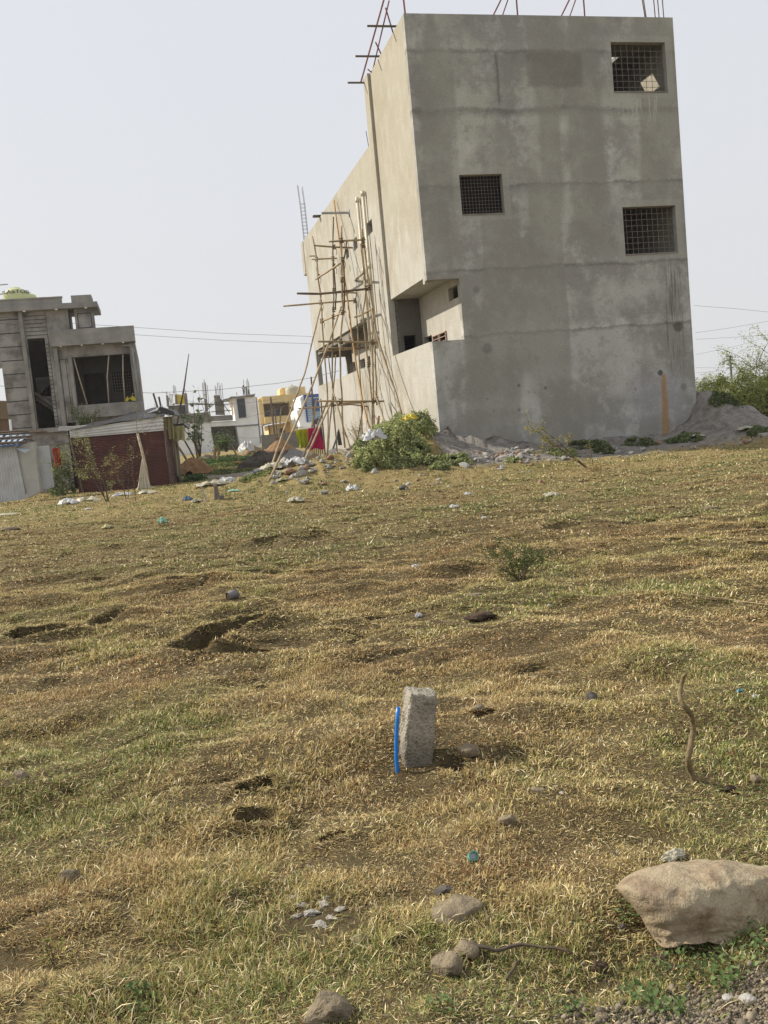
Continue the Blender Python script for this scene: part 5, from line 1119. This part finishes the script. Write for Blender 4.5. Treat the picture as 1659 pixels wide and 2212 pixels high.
# leafy creeper mass on the mound at the near corner
def massbush(name,label,blobs,n,size,cols,seed,cat='bush',loc=None,asp=.8,kind=None,stem=True):
    r=np.random.default_rng(seed);P=[]
    tot=sum(b[3]*b[4] for b in blobs);cols=[tuple(min(.6,x*(1.2 if name!='weed_patch' else 1.5)) for x in c) for c in cols]
    for (x,y,z,a,b,c_) in blobs:
        k=int(n*a*b/tot);d=r.normal(size=(k,3));d/=np.linalg.norm(d,axis=1)[:,None];d[:,2]=np.abs(d[:,2])
        rad=r.uniform(.55,1.04,(k,1))**.6*(1+.38*(fbm(d[:,0]*2.3+x*3,d[:,1]*2.3+d[:,2]*2+y,3,seed)[:,None]-.5)*2)
        q=d*rad*np.array([a,b,c_])+np.array([x,y,0]);hh=height(q[:,0],q[:,1],False);q[:,2]+=hh+z;P.append(q)
    P=np.vstack(P);hole=fbm(P[:,0]*3.3+P[:,2]*2,P[:,2]*3.3+P[:,1]*2,3,seed+9);P=P[hole>.36]
    loc=np.array([blobs[0][0],blobs[0][1],hz(blobs[0][0],blobs[0][1])]) if loc is None else loc
    V,F,c=leafcloud(P,len(P),size,cols,seed+1,asp);c*= (.75+.5*fbm(np.repeat(P[:,0],4)*2.1,np.repeat(P[:,2],4)*2.1,2,seed+4))[:,None]
    if kind: o=npmesh(name,V,F,M['leaf'],cols=c,loc=loc);return tag(o,label,cat,kind=kind)
    t=thing(name,label,cat,tuple(loc));o=npmesh('foliage',V-loc,F,M['leaf'],t,cols=c)
    if stem:
        for i in range(9):
            g=MB()
            (x,y,z,a,b,c_)=blobs[i%len(blobs)];p=np.array([x+r.normal(0,a*.3),y+r.normal(0,b*.3),0]);p[2]=hz(p[0],p[1]);e=p+np.array([r.normal(0,a*.5),r.normal(0,b*.5),c_*r.uniform(.6,1.)]);g.tube([p-loc,(p+e)/2-loc+[0,0,.1],e-loc],[.015,.012,.006],4);g.build('stem',M['twig'],t)
    return t
def blob(px,py,w,h,dy=0,dep=None,z=0):
    p=G(px,py);p=p+np.array([0,dy,0]);d=np.linalg.norm(p-O);a=w/f*d/2;return (p[0],p[1],z,a,dep or a*.7,h/f*d)
def bw(px,Y,w,h):
    p=aty(px,1040,Y);a=w/f*Y/2;return (p[0],Y,0,a,a*.7,h/f*Y)
LG=[(.25,.28,.12),(.31,.33,.16),(.17,.20,.08),(.36,.36,.2),(.21,.24,.1)]
massbush('leafy_bush',"dense pale green leafy bush on the earth mound at the big building's near corner",
  [blob(855,985,115,78),blob(905,952,80,52,.3),blob(815,1005,100,45),blob(840,955,110,62,.5),blob(890,990,80,38,.1),blob(790,985,60,35,.5),blob(760,975,50,30,1.2),blob(875,935,50,52,.6),blob(920,930,45,24,.2),blob(880,1005,70,26)],42000,.066,[tuple(min(.6,q*1.18) for q in c) for c in LG],3)
massbush('creeping_weed','small sprawling green weed on the brown soil right of the leafy bush',[blob(985,1000,75,14),blob(950,1012,50,12),blob(930,1003,40,18)],2600,.09,LG,5,'weed',stem=False)
for i,(a,lb) in enumerate((([blob(1275,965,90,12)],'dark green weed patch at the foot of the big wall, centre'),([blob(1310,978,50,14)],'dark green weed clump just right of the sapling by the rubble'),([blob(1378,957,70,10)],'low dark green weed patch at the wall foot left of the rust stain'),([blob(1478,953,80,12)],'dark green weed patch at the wall foot right of the rust stain'),([blob(1583,903,60,9,.6)],'dark green creeper on the grey sand heap at the right'),([blob(1640,938,45,14)],'dark weed clump at the right edge below the sand heap'),([blob(1215,985,70,14)],'pale weed patch growing over the rubble heap'),([blob(1110,1000,40,12)],'small pale weed in the rubble heap'))):
    massbush('weed_patch',lb,a,2600,.06,LG if i>5 else [(.08,.11,.045),(.10,.135,.055),(.13,.16,.075),(.15,.14,.08)],20+i,'weed',stem=False)
massbush('weed_patch','dark weedy growth in front of the white house wall',[bw(440,72,60,14),bw(500,74,80,12),bw(560,70,50,10)],2600,.2,[(.09,.12,.05),(.14,.15,.07),(.2,.17,.1)],44,'weed',stem=False)
massbush('weed_patch','dark weedy ground cover between the red shed and the raking props',[blob(430,1025,120,8),blob(500,1022,110,8),blob(560,1028,80,6),blob(470,1012,140,10,1)],5200,.12,[(.07,.10,.035),(.1,.13,.05),(.16,.16,.07)],43,'weed',stem=False)
massbush('weed_patch','dark green weeds in front of the lean-to beside the red shed',[blob(385,1030,50,24),blob(420,1040,60,16)],2200,.11,[(.06,.1,.035),(.08,.13,.05)],40,'weed',stem=False)
massbush('weed_patch','low dark green thicket in front of the ochre earth heap in the middle distance',[blob(480,1005,110,18),blob(530,1000,70,16,1)],3000,.14,[(.055,.09,.03),(.08,.13,.05)],41,'weed',stem=False)
massbush('shrub','dusty green shrub filling the gap between the metal shed and the red shed',[bw(138,40.6,46,80),bw(124,39.6,36,52),bw(146,41.6,30,108),bw(118,41,30,75)],5200,.09,[(.11,.15,.06),(.16,.19,.09),(.08,.11,.045),(.2,.2,.12)],42,'shrub')
def tree_leafy(px,py,w,h,Y,seed,label): pass
# saplings
p=G(467/1.8445*1.0 if False else 230,1083)
bush('sapling','thin bare-branched sapling with small olive leaves in front of the red shed',G(232,1084),.6,2.3,4,2,.06,1700,[(.27,.29,.12),(.34,.33,.16),(.2,.23,.09)],'sapling',7,.022,(-.12,0),leafspread=.05)
bush('sapling','spindly twig shrub with dry leaves right of the larger sapling by the red shed',G(275,1078),.5,1.2,3,2,.04,300,DRYG,'sapling',8,.012,leafspread=.04)
bush('sapling','very thin sapling in front of the hanging cloth',G(296,1085),.25,2.2,1,2,.05,160,DRYG,'sapling',9,.014,(.08,0),leafspread=.04)
bush('sapling','leaning thorny sapling with yellowish leaves in front of the big wall',G(1270,1010),.5,1.75,2,2,.06,800,[(.3,.3,.1),(.36,.3,.12)],'sapling',12,.03,(-.75,0),leafspread=.04)
bush('sapling','short upright stem of the leaning sapling, right of it, before the big wall',G(1278,1008),.12,1.05,1,1,.05,120,DRYG,'sapling',13,.014,(-.05,0),leafspread=.035)
bush('dry_tussock','dry yellow tussock around the foot of the leaning sapling',G(1285,1018),.5,.28,26,0,.05,250,[(.4,.3,.12),(.33,.25,.1)],'grass tuft',14,.004,leafspread=.06,mat='bamboo')
bush('weed','small green thorny weed alone in the middle right of the field',G(1128,1250),.4,.42,14,1,.024,2200,[(.08,.12,.035),(.11,.15,.05),(.06,.085,.03)],'weed',15,.005,leafspread=.02)
bush('shrub','leafy green shrub top showing above the red shed roof',aty(190,940,43.5),.9,1.1,7,2,.09,1500,[(.13,.19,.07),(.2,.25,.1),(.09,.13,.05)],'shrub',16,.02,leafspread=.1)
bush('milkweed_shrub','tall sparse shrub with large pale leaves in front of the white house',aty(432,985,55),1.6,3.2,7,1,.26,190,[(.25,.33,.18),(.32,.38,.22),(.18,.25,.12)],'shrub',17,.035,leafspread=.12,asp=.7)
bush('shrub','rounded green shrub before the dark entrance of the white house',aty(490,975,60),.7,1.1,9,2,.15,600,[(.12,.19,.07),(.17,.23,.09)],'shrub',18,.03,leafspread=.18)
bush('weed','pale flowering weed beside the black aggregate heap',G(560,1003),.7,.8,8,1,.11,320,[(.35,.42,.2),(.5,.52,.35),(.15,.22,.08)],'weed',19,.012,leafspread=.08)
bush('dry_tussock','tuft of dry stalks on the mound beside the scaffold foot',aty(772,955,33),.6,.9,22,0,.05,300,[(.3,.27,.12),(.2,.22,.09)],'grass tuft',20,.008,leafspread=.06,mat='bamboo')
# thorn trees on the right
TG=[(.28,.33,.085),(.37,.41,.12),(.19,.235,.06),(.42,.43,.16)]
for i,(px,py,Y,sp_,h,st,nl,lean,lb) in enumerate((
   (1535,872,44,3.2,2.1,22,30000,(0,0),'low feathery thorn bush immediately right of the big building'),
   (1580,872,47,3.4,2.3,22,30000,(-.1,0),'feathery thorn bush in front of the distant power pole'),
   (1640,885,42,3.0,2.6,18,26000,(-.1,0),'taller feathery thorn bush at the right edge of the picture'),
   (1715,890,44,3.4,3.9,13,11000,(-.25,0),'highest thorn tree reaching in over the right edge with bare twigs'),
   (1600,868,56,4.5,2.5,18,20000,(0,0),'pale thorn bush behind the others, beyond the sand heap'),
   (1500,868,52,3.6,2.6,16,16000,(.2,0),'thorn bush half hidden behind the right corner of the big building'),
   (1655,940,33,.9,1.5,9,3200,(0,0),'wispy pale thorn shrub low at the right edge of the field'))):
    P0=aty(px,py,Y);P0[2]=min(P0[2],hz(P0[0],P0[1])) if i<6 else hz(P0[0],P0[1])
    bush('thorn_tree',lb,P0,sp_,h,st,2,.085,nl,TG,'tree',60+i,.035,lean,droop=.12,leafspread=.11,group=None,stemname='trunk',asp=.5)
# broad-leaved weeds in the near foreground
def rosette(px,py,w,n,size,label,seed,cols=None,name='weed',h=.05,flower=False):
    p=G(px,py);r=np.random.default_rng(seed);d=np.linalg.norm(p-O);a=w/f*d/2;t=thing(name,label,'weed',tuple(p));V=[];F=[];C=[];cols=cols or [(.13,.19,.07),(.18,.24,.10),(.1,.15,.05)]
    for i in range(n):
        rr=a*math.sqrt(r.uniform(0,1));w_=r.uniform(0,6.28);x,y=rr*math.cos(w_),rr*math.sin(w_);z=hz(p[0]+x,p[1]+y)-p[2]+r.uniform(.2,1)*h
        s=size*r.uniform(.6,1.2);az=r.uniform(0,6.28);el=r.uniform(.0,.9);D=np.array([math.cos(az)*math.cos(el),math.sin(az)*math.cos(el),math.sin(el)]);Sd=np.cross(D,EZ);Sd/=np.linalg.norm(Sd);c0=np.array([x,y,z])
        b=len(V);V+=[c0,c0+D*s*.35+Sd*s*.3+[0,0,.06*s],c0+D*s*.75+Sd*s*.22,c0+D*s-[0,0,.12*s],c0+D*s*.75-Sd*s*.22,c0+D*s*.35-Sd*s*.3+[0,0,.06*s],c0+D*s*.5-[0,0,.05*s]]
        F+=[(b,b+1,b+6),(b+1,b+2,b+6),(b+2,b+3,b+6),(b+3,b+4,b+6),(b+4,b+5,b+6),(b+5,b,b+6)];c=np.array(cols[r.integers(0,len(cols))])*r.uniform(.7,1.25);C+=[c]*7
    npmesh('foliage',np.array(V),np.array(F),M['leaf'],t,cols=np.array(C))
    for i in range(3): w_=r.uniform(0,6.28);MB().tube([(0,0,0),(a*.4*math.cos(w_),a*.4*math.sin(w_),h*.9)],.0015,4).build('stem',M['twig'],t)
    return t
for i,(px,py,w,n,s,lb) in enumerate(((305,2150,60,34,.02,'small round-leaved weed at the lower left, near the bottom'),(295,2195,40,14,.018,'tiny weed below the round-leaved one at the bottom left'),(118,2095,60,40,.012,'thin upright weed with yellow flowers at the lower left'),
   (1440,2190,70,60,.022,'leafy weed left of the gravel at the bottom'),(1385,2160,80,60,.018,'greyish weed cushion below the boulder foot, left of the gravel'),(1500,2100,110,90,.018,'grey-green weed spreading under the boulder, left part'),(1590,2090,110,90,.018,'grey-green weed spreading under the boulder, right part'),
   (1455,2050,60,50,.016,'small bright weed growing at the boulder foot'),(1352,1985,50,36,.016,'bright green weed in the hollow left of the boulder'),(1570,2140,50,36,.02,'broad-leaved weed with a yellow leaf in the gravel'),(1620,2035,80,60,.018,'weed tuft below the boulder near the right edge'),(1240,2190,60,40,.016,'weed in the grass at the bottom, left of the gravel'),
   (960,2180,70,50,.014,'green weed among the grass at the bottom centre'),(725,2205,26,14,.014,'tiny weed sprouting beside the rounded stone at the bottom'),(1410,2105,60,40,.014,'little weed between the clod and the boulder foot'))):
    rosette(px,py,w,n,s,lb,200+i,cols=[(.2,.24,.05),(.3,.3,.05),(.14,.18,.05)] if i==2 else None,h=.10 if i==2 else .035)
# ================================================================ HEAPS, BOARDS, LITTER
def heap(name,px,py,w,h,mat,label,seed,dep=.5,Y=None,rough=.5):
    p=aty(px,py,Y) if Y else G(px,py);d=np.linalg.norm(p-O);a=w/f*d/2;H_=h/f*d;n=40
    u,v=np.meshgrid(np.linspace(-1,1,n),np.linspace(-1,1,n));rr=np.sqrt(u*u+v*v);q=1+.35*(fbm(u*2+seed,v*2,3,seed)-.5)*2
    z=H_*np.clip(1-rr/q,0,1)**.75*(1+rough*(fbm(u*4,v*4+seed,4,seed+1)-.5))-.12*(rr>.95)-.02
    V=np.stack([u*a,v*a*dep,z],-1).reshape(-1,3);i=np.arange(n*n).reshape(n,n);F=np.stack([i[:-1,:-1],i[:-1,1:],i[1:,1:],i[1:,:-1]],-1).reshape(-1,4)
    o=npmesh(name,V,F,M[mat],smooth=True);o.location=p;return tag(o,label,'heap')
heap('sand_heap',548,985,66,24,'tan','tan sand heap with a sharp crest in front of the white house',1,Y=75,rough=.3)
heap('earth_heap',605,980,80,34,'sand','broken ochre earth heap left of the raking bamboo props',2,Y=66)
heap('aggregate_heap',572,1003,120,28,'blackheap','black aggregate heap with clods behind the raking props',3,Y=54,rough=.7)
heap('earth_heap','' or 418,1018,88,30,'sand','crumbly orange earth heap right of the black lean-to',4,Y=52,rough=.7)
heap('earth_heap',372,1010,40,22,'sand','small orange earth heap behind the black lean-to',5,Y=55)
heap('aggregate_heap',445,992,60,10,'blackheap','low dark gravel heap before the white house wall',6,Y=80)
heap('sand_heap',680,1000,70,22,'tan','pale soil bank at the far foot of the scaffold',7,Y=44,rough=.4)
# boards by the scaffold
def board(qs,Y,th,mat,label,name='board',lean=.0):
    P=[aty(px,py,Y+o) for px,py,o in qs];c=P[0];g=MB();g.prism([p-c for p in P],np.array([0,th,th*.5]));o=g.build(name,M[mat]);o.location=c;return tag(o,label,'board')
board([(606,973,0),(650,990,-.6),(622,1002,-1.),(604,985,-.3)],49,.04,'tarp','dark blue-black sheet leaning on the heap by the raking props')
board([(630,968,0),(690,985,-.4),(672,1000,-1.2),(620,978,-.4)],48,.04,'slate','grey board lying left of the scaffold foot, upper one')
board([(622,978,-.5),(672,1000,-1.4),(655,1005,-1.6),(612,986,-.8)],47.6,.04,'slate','grey board lying left of the scaffold foot, lower one')
board([(712,972,0),(728,967,0),(728,981,-.3),(709,984,-.3)],38,.03,'slate','small pale board on the ground at the scaffold foot')
P=[grid_at(*z7(a,b2),8.5) for a,b2 in ((375,1560),(395,1640),(420,1780),(372,1785),(355,1700),(350,1620))];c=P[0];g=MB();g.prism([p-c for p in P],E1*.08);o=g.build('dark_board',M['tarp']);o.location=c;tag(o,'tall narrow dark board leaning against the side wall behind the scaffold','board')
P=[grid_at(*z7(a,b2),8.3) for a,b2 in ((360,1620),(345,1720),(310,1830),(280,1835),(330,1700))];c=P[0];g=MB();g.prism([p-c for p in P],E1*.05);o=g.build('board',M['slate']);o.location=c;tag(o,'narrow grey board leaning beside the dark one behind the scaffold','board')
# fence of stakes behind the clothes
for i in range(8):
    x=686+i*2.6 if i<5 else 640+i*4
FN=thing('stake_fence','low fence of thin grey stakes beyond the pink cloth','fence',tuple(aty(690,985,52)));b0_=aty(690,985,52)
for i in range(7):
    q0=aty(672+i*4.2,984,52);q1=aty(671+i*4.2,938+i*.8,52);MB().tube([q0-b0_,q1-b0_],.03,4).build('stake',M['twig'],FN)
# cloths
lp0,lp1=aty(632,932,50),aty(700,921,50);o=MB().tube([lp0*0,(lp1-lp0)*.5-[0,0,.12],lp1-lp0],.02,4).build('clothes_line',M['cable']);o.location=lp0;tag(o,'short clothes line beside the far corner of the big building','line')
hang('hanging_cloth','lime',aty(655,927,49.8),.62,1.05,'bright lime-yellow cloth on the line left of the pink one','cloth',11,taper=.2,deep=.12)
hang('hanging_cloth','lime',aty(646,931,49.9),.35,.8,'narrow lime cloth strip at the left end of the line','cloth',12,taper=.3,deep=.1)
hang('hanging_cloth','pink',aty(680,924,49.7),.78,1.1,'bright pink cloth hanging on the line by the scaffold','cloth',13,taper=-.15,deep=.14)
hang('hanging_cloth','tarp',aty(694,922,49.8),.28,.75,'black cloth hanging right of the pink one','cloth',14)
for k,(px,py,mat,s,h,lb) in enumerate(((762,1060,'bagwhite',.24,.24,'crumpled white plastic bag in the grass below the leafy mound'),(640,1084,'bagcream',.36,.16,'cream sack lying flat in the grass left of the white bag'),(352,1130,'baggreen',.16,.20,'pale green plastic bag in the left part of the field'),
  (232,1142,'bagyellow',.18,.10,'pale yellow plastic scrap in the grass left of the green bag'),(905,1334,'bagwhite',.05,.05,'small silvery crumpled wrapper in the middle of the field'),(192,1102,'bagwhite',.14,.06,'small white scrap in the grass before the red shed'),
  (1190,1072,'bagcream',.24,.12,'cream plastic scrap in the grass in front of the rubble'),(1013,1069,'bagwhite',.14,.08,'tiny white wrapper in the grass below the rubble heap'),(952,1098,'bagyellow',.12,.07,'yellowish plastic ring left of its white twin in the far field'),(982,1096,'bagwhite',.12,.06,'whitish plastic ring right of the yellowish one'),
  (1046,1121,'bagwhite',.07,.05,'tiny white speck of litter in the far field'),(897,1226,'bagwhite',.06,.04,'tiny white scrap in the middle of the field'),(405,1082,'bluecloth',.2,.15,'blue and white wrapper in the litter left of the tree stump'),(425,1085,'bagcream',.24,.12,'cream wrapper beside the blue and white one'),
  (150,1088,'bagwhite',.55,.26,'white sacking heap in front of the gap between the sheds'),(195,1082,'bagcream',.7,.24,'cream sacking spread before the red shed'),(265,1070,'bagwhite',.6,.16,'long whitish plastic sheet along the foot of the red shed'),(320,1066,'bagcream',.6,.2,'cream cloth heap under the hanging cloth'),
  (405,1040,'bagyellow',.7,.08,'flat yellowish sheet on the ground right of the red shed'),(455,1050,'bagcream',.7,.22,'dirty cream sack heap in the grass between shed and props'),(490,1040,'bagwhite',.45,.22,'whitish sack in the litter before the dark weeds'),(640,1003,'bagwhite',.6,.4,'white plastic heap behind the raking props'),
  (540,1028,'bagcream',.4,.2,'pale plastic in the litter left of the raking props'),(590,1015,'bagcream',.6,.28,'row of cream litter at the foot of the black heap'),(560,1018,'bagwhite',.5,.25,'whitish litter at the left foot of the black heap'),(505,1062,'baggreen',.3,.06,'pale turquoise scrap on the ground left of the props'),
  (620,1022,'bagyellow',.35,.15,'yellowish bag between the raking props'),(610,1038,'bagyellow',.25,.1,'small yellow bag at the foot of the raking props'),(1500,945,'bagcream',.5,.12,'pale plastic strip in the rubble at the right foot of the wall'),(1610,930,'bagcream',.45,.14,'pale litter at the foot of the sand heap on the right'),(1085,1010,'bagwhite',.12,.1,'tiny white bag in the rubble heap'),(12,1113,'bagcream',.6,.06,'pale litter strip at the left edge before the metal shed'),(600,945,'bagwhite',.1,.1,'x'))):
    if lb=='x': continue
    p=G(px,py);crumple('plastic_bag' if 'bag' in lb or 'sack' in lb else 'litter',mat,p+[0,0,.01],s*.58,s*.36,h*.6,300+k,lb,'bag' if 'bag' in lb or 'sack' in lb else 'litter',rot=random.uniform(-.4,.4))
# white sack and yellow sack on the leafy bush
crumple('plastic_sack','bagwhite',aty(806,950,25.6),.36,.25,.3,401,'white plastic sack caught on the left flank of the leafy bush','sack',rot=.4)
crumple('plastic_sack','bright',aty(885,906,26.4),.2,.14,.12,402,'yellow sack lying on top of the leafy bush','sack',rot=.2)
p=aty(540,965,74);crumple('plastic_sack','bagwhite',aty(533,975,74.),.6,.5,.8,403,'white and blue sack standing at the left end of the tan sand heap','sack')
# rusty can, cup ring, paper
p=G(503,1294);CN=thing('rusty_can','dented rusty can lying on its side in the grass left of the long furrow','can',tuple(p+np.array([0,0,.035])),.7)
g=MB();g.tube([(-.055,0,0),(-.05,0,0),(.05,0,.01),(.055,0,.012)],[.040,.043,.041,.038],16,cap=False);g.build('can_body',M['slate'],CN,smooth=True)
g=MB();g.tube([(-.048,0,0),(-.046,0,0)],.037,14);g.tube([(.05,0,.01),(.052,0,.01)],.037,14);g.build('can_end',M['dung'],CN)
p=G(1023,1863);CP=thing('plastic_cup','small teal-rimmed transparent cup on its side in the near grass','cup',tuple(p+np.array([0,0,.018])),.2);CP.rotation_euler=(-.6,0,.2)
g=MB();n=18
for k in range(n):
    a=6.283*k/n;b2=6.283*(k+1)/n;R1,R2=.0175,.0145
    g.add([(R1*math.cos(a),-.012,R1*math.sin(a)),(R1*math.cos(b2),-.012,R1*math.sin(b2)),(R2*math.cos(b2),-.012,R2*math.sin(b2)),(R2*math.cos(a),-.012,R2*math.sin(a)),(R1*.95*math.cos(a),.018,R1*.95*math.sin(a)),(R1*.95*math.cos(b2),.018,R1*.95*math.sin(b2))],[(0,1,2,3),(0,4,5,1)])
g.build('rim',M['teal'],CP);g=MB();g.tube([(0,.004,0),(0,.006,0)],.0145,16);g.build('lid_film',M['bagwhite'],CP)
crumple('wrapper','tealdark',G(1598,1496)+[0,0,.004],.02,.012,.016,405,'blue-green wrapper in the grass near the right edge','litter');crumple('litter','bagwhite',G(1632,1508)+[0,0,.005],.015,.009,.012,406,'tiny white scrap right of the blue-green wrapper','litter')
crumple('newspaper','bagcream',G(1460,1866)+[0,.02,.012],.05,.02,.02,407,'crumpled printed paper lying just behind the boulder','paper',rot=.5)
for k,(px,py,s) in enumerate(((700,1965,.055),(672,1982,.06),(718,1990,.04),(650,1962,.045),(690,2005,.05),(640,1985,.04),(735,1972,.04),(705,1945,.035))):
    rock('whitish_flake',px,py,s/2.6*f*.9,'flake','crumbly whitish plaster flake in the bare patch left of the flat-topped stone','stone',500+k,.8,.38,.9,.5,sink=.25,group='plaster flakes in the bare patch')
# stump and pipe stub
p=G(462,1083);o=MB().prism([(0,0,-.05),(.27,0,-.05),(.25,0,.13),(.15,0,.12),(.11,0,.42),(.04,.0,.4),(.02,0,.14)],np.array([0,.13,0])).build('tree_stump',M['greywood'],bevel=.02);o.location=p;tag(o,'jagged grey stump sticking up in the litter in front of the red shed','stump')
p=G(447,1086);o=MB().tube([(0,0,0),(-.1,0,.42)],.02,8).build('pipe_stub',M['pvcgrey']);o.location=p;tag(o,'short blue-grey pipe stub leaning left beside the stump','pipe')
# ropey wooden debris in the middle distance
for i,(a,b2,Y,r_,m_,lb) in enumerate((((545,985),(640,972),62,.12,'redsheet','long rusty-brown log on the earth heap behind the black heap'),((500,1000),(560,998),60,.08,'orangepole','orange plank end lying left of the black heap'),((500,962),(517,995),60,.07,'bamboo','pale plank leaning in the debris before the white house'),((470,995),(476,958),60,.1,'bamboo','pale short post in the debris before the white house'),((430,1000),(422,950),58,.12,'bamboo','whitish stump-like post among the shrubs before the white house'),((385,965),(410,1005),56,.08,'bamboo','leaning pale pole just right of the black lean-to'),((392,940),(425,1000),60,.06,'twig','thin dark leaning branch right of the lean-to'),((466,965),(463,990),64,.12,'redbrick','short red post in the debris'),((590,985),(600,945),66,.1,'redsheet','red oxide stake by the earth heap'))):
    p0=aty(*a,Y);p1=aty(*b2,Y);o=MB().tube([(0,0,0),(p1-p0)*.5+[0,0,.04],p1-p0],r_,6).build('timber_piece',M[m_]);o.location=p0;tag(o,lb,'timber')
# ================================================================ CAMERA, LIGHT, AIR
cam=bpy.data.cameras.new('camera');co=bpy.data.objects.new('camera',cam);COL.objects.link(co)
cam.sensor_fit='HORIZONTAL';cam.sensor_width=36;cam.lens=36*f/1659.;cam.clip_start=.05;cam.clip_end=6000
mw=Matrix(((XR[0],UP[0],-FW[0],O[0]),(XR[1],UP[1],-FW[1],O[1]),(XR[2],UP[2],-FW[2],O[2]),(0,0,0,1)));co.matrix_world=mw;S.camera=co
AZ=30.;EL=math.radians(36)
hd=-E2*math.cos(math.radians(AZ))+E1*math.sin(math.radians(AZ))
sd=np.array([hd[0]*math.cos(EL),hd[1]*math.cos(EL),math.sin(EL)])
sl=bpy.data.lights.new('sun','SUN');sl.energy=SUN;sl.angle=math.radians(.9);sl.color=(1.,.93,.80);so=bpy.data.objects.new('sun',sl);COL.objects.link(so)
so.rotation_euler=Vector(sd).to_track_quat('Z','Y').to_euler();so.location=(-20,10,30)
w=bpy.data.worlds.new('World');S.world=w;w.use_nodes=True;nt=w.node_tree;bg=nt.nodes['Background']
sk=nt.nodes.new('ShaderNodeTexSky');sk.sky_type='NISHITA';sk.sun_disc=False;sk.sun_elevation=EL;sk.sun_rotation=math.atan2(hd[0],hd[1]);sk.air_density=1.;sk.dust_density=6.;sk.ozone_density=1.;sk.altitude=500
mx=nt.nodes.new('ShaderNodeMix');mx.data_type='RGBA';mx.inputs[0].default_value=HZMIX
tc=nt.nodes.new('ShaderNodeTexCoord');sx=nt.nodes.new('ShaderNodeSeparateXYZ');nt.links.new(tc.outputs['Generated'],sx.inputs[0])
rp=nt.nodes.new('ShaderNodeValToRGB');e=rp.color_ramp.elements;e[0].position=0;e[0].color=(*HOR,1);e[1].position=.55;e[1].color=(*ZEN,1)
nt.links.new(sx.outputs[2],rp.inputs[0]);vm=nt.nodes.new('ShaderNodeVectorMath');vm.operation='SCALE';vm.inputs['Scale'].default_value=10.
nt.links.new(rp.outputs[0],vm.inputs[0]);nt.links.new(sk.outputs[0],mx.inputs[6]);nt.links.new(vm.outputs[0],mx.inputs[7]);nt.links.new(mx.outputs[2],bg.inputs[0]);bg.inputs[1].default_value=.1
if HAZE:
    g=MB().box(-130,130,-8,240,-1.6,24);hzo=g.build('haze',None);hzo['kind']='stuff';hzo['label']='thin pale dusty haze over the whole place';hzo['category']='haze'
    m=bpy.data.materials.new('haze');m.use_nodes=True;n_=m.node_tree;n_.nodes.remove(n_.nodes['Principled BSDF']);v=n_.nodes.new('ShaderNodeVolumePrincipled');v.inputs['Density'].default_value=HAZE;v.inputs['Color'].default_value=(.92,.92,.94,1);v.inputs['Anisotropy'].default_value=.3
    n_.links.new(v.outputs[0],n_.nodes['Material Output'].inputs['Volume']);hzo.data.materials.append(m)
S.render.engine='CYCLES';S.view_settings.view_transform='Standard';S.view_settings.look='None';S.view_settings.exposure=EXPO;S.view_settings.gamma=1
S.render.resolution_x=768;S.render.resolution_y=1024
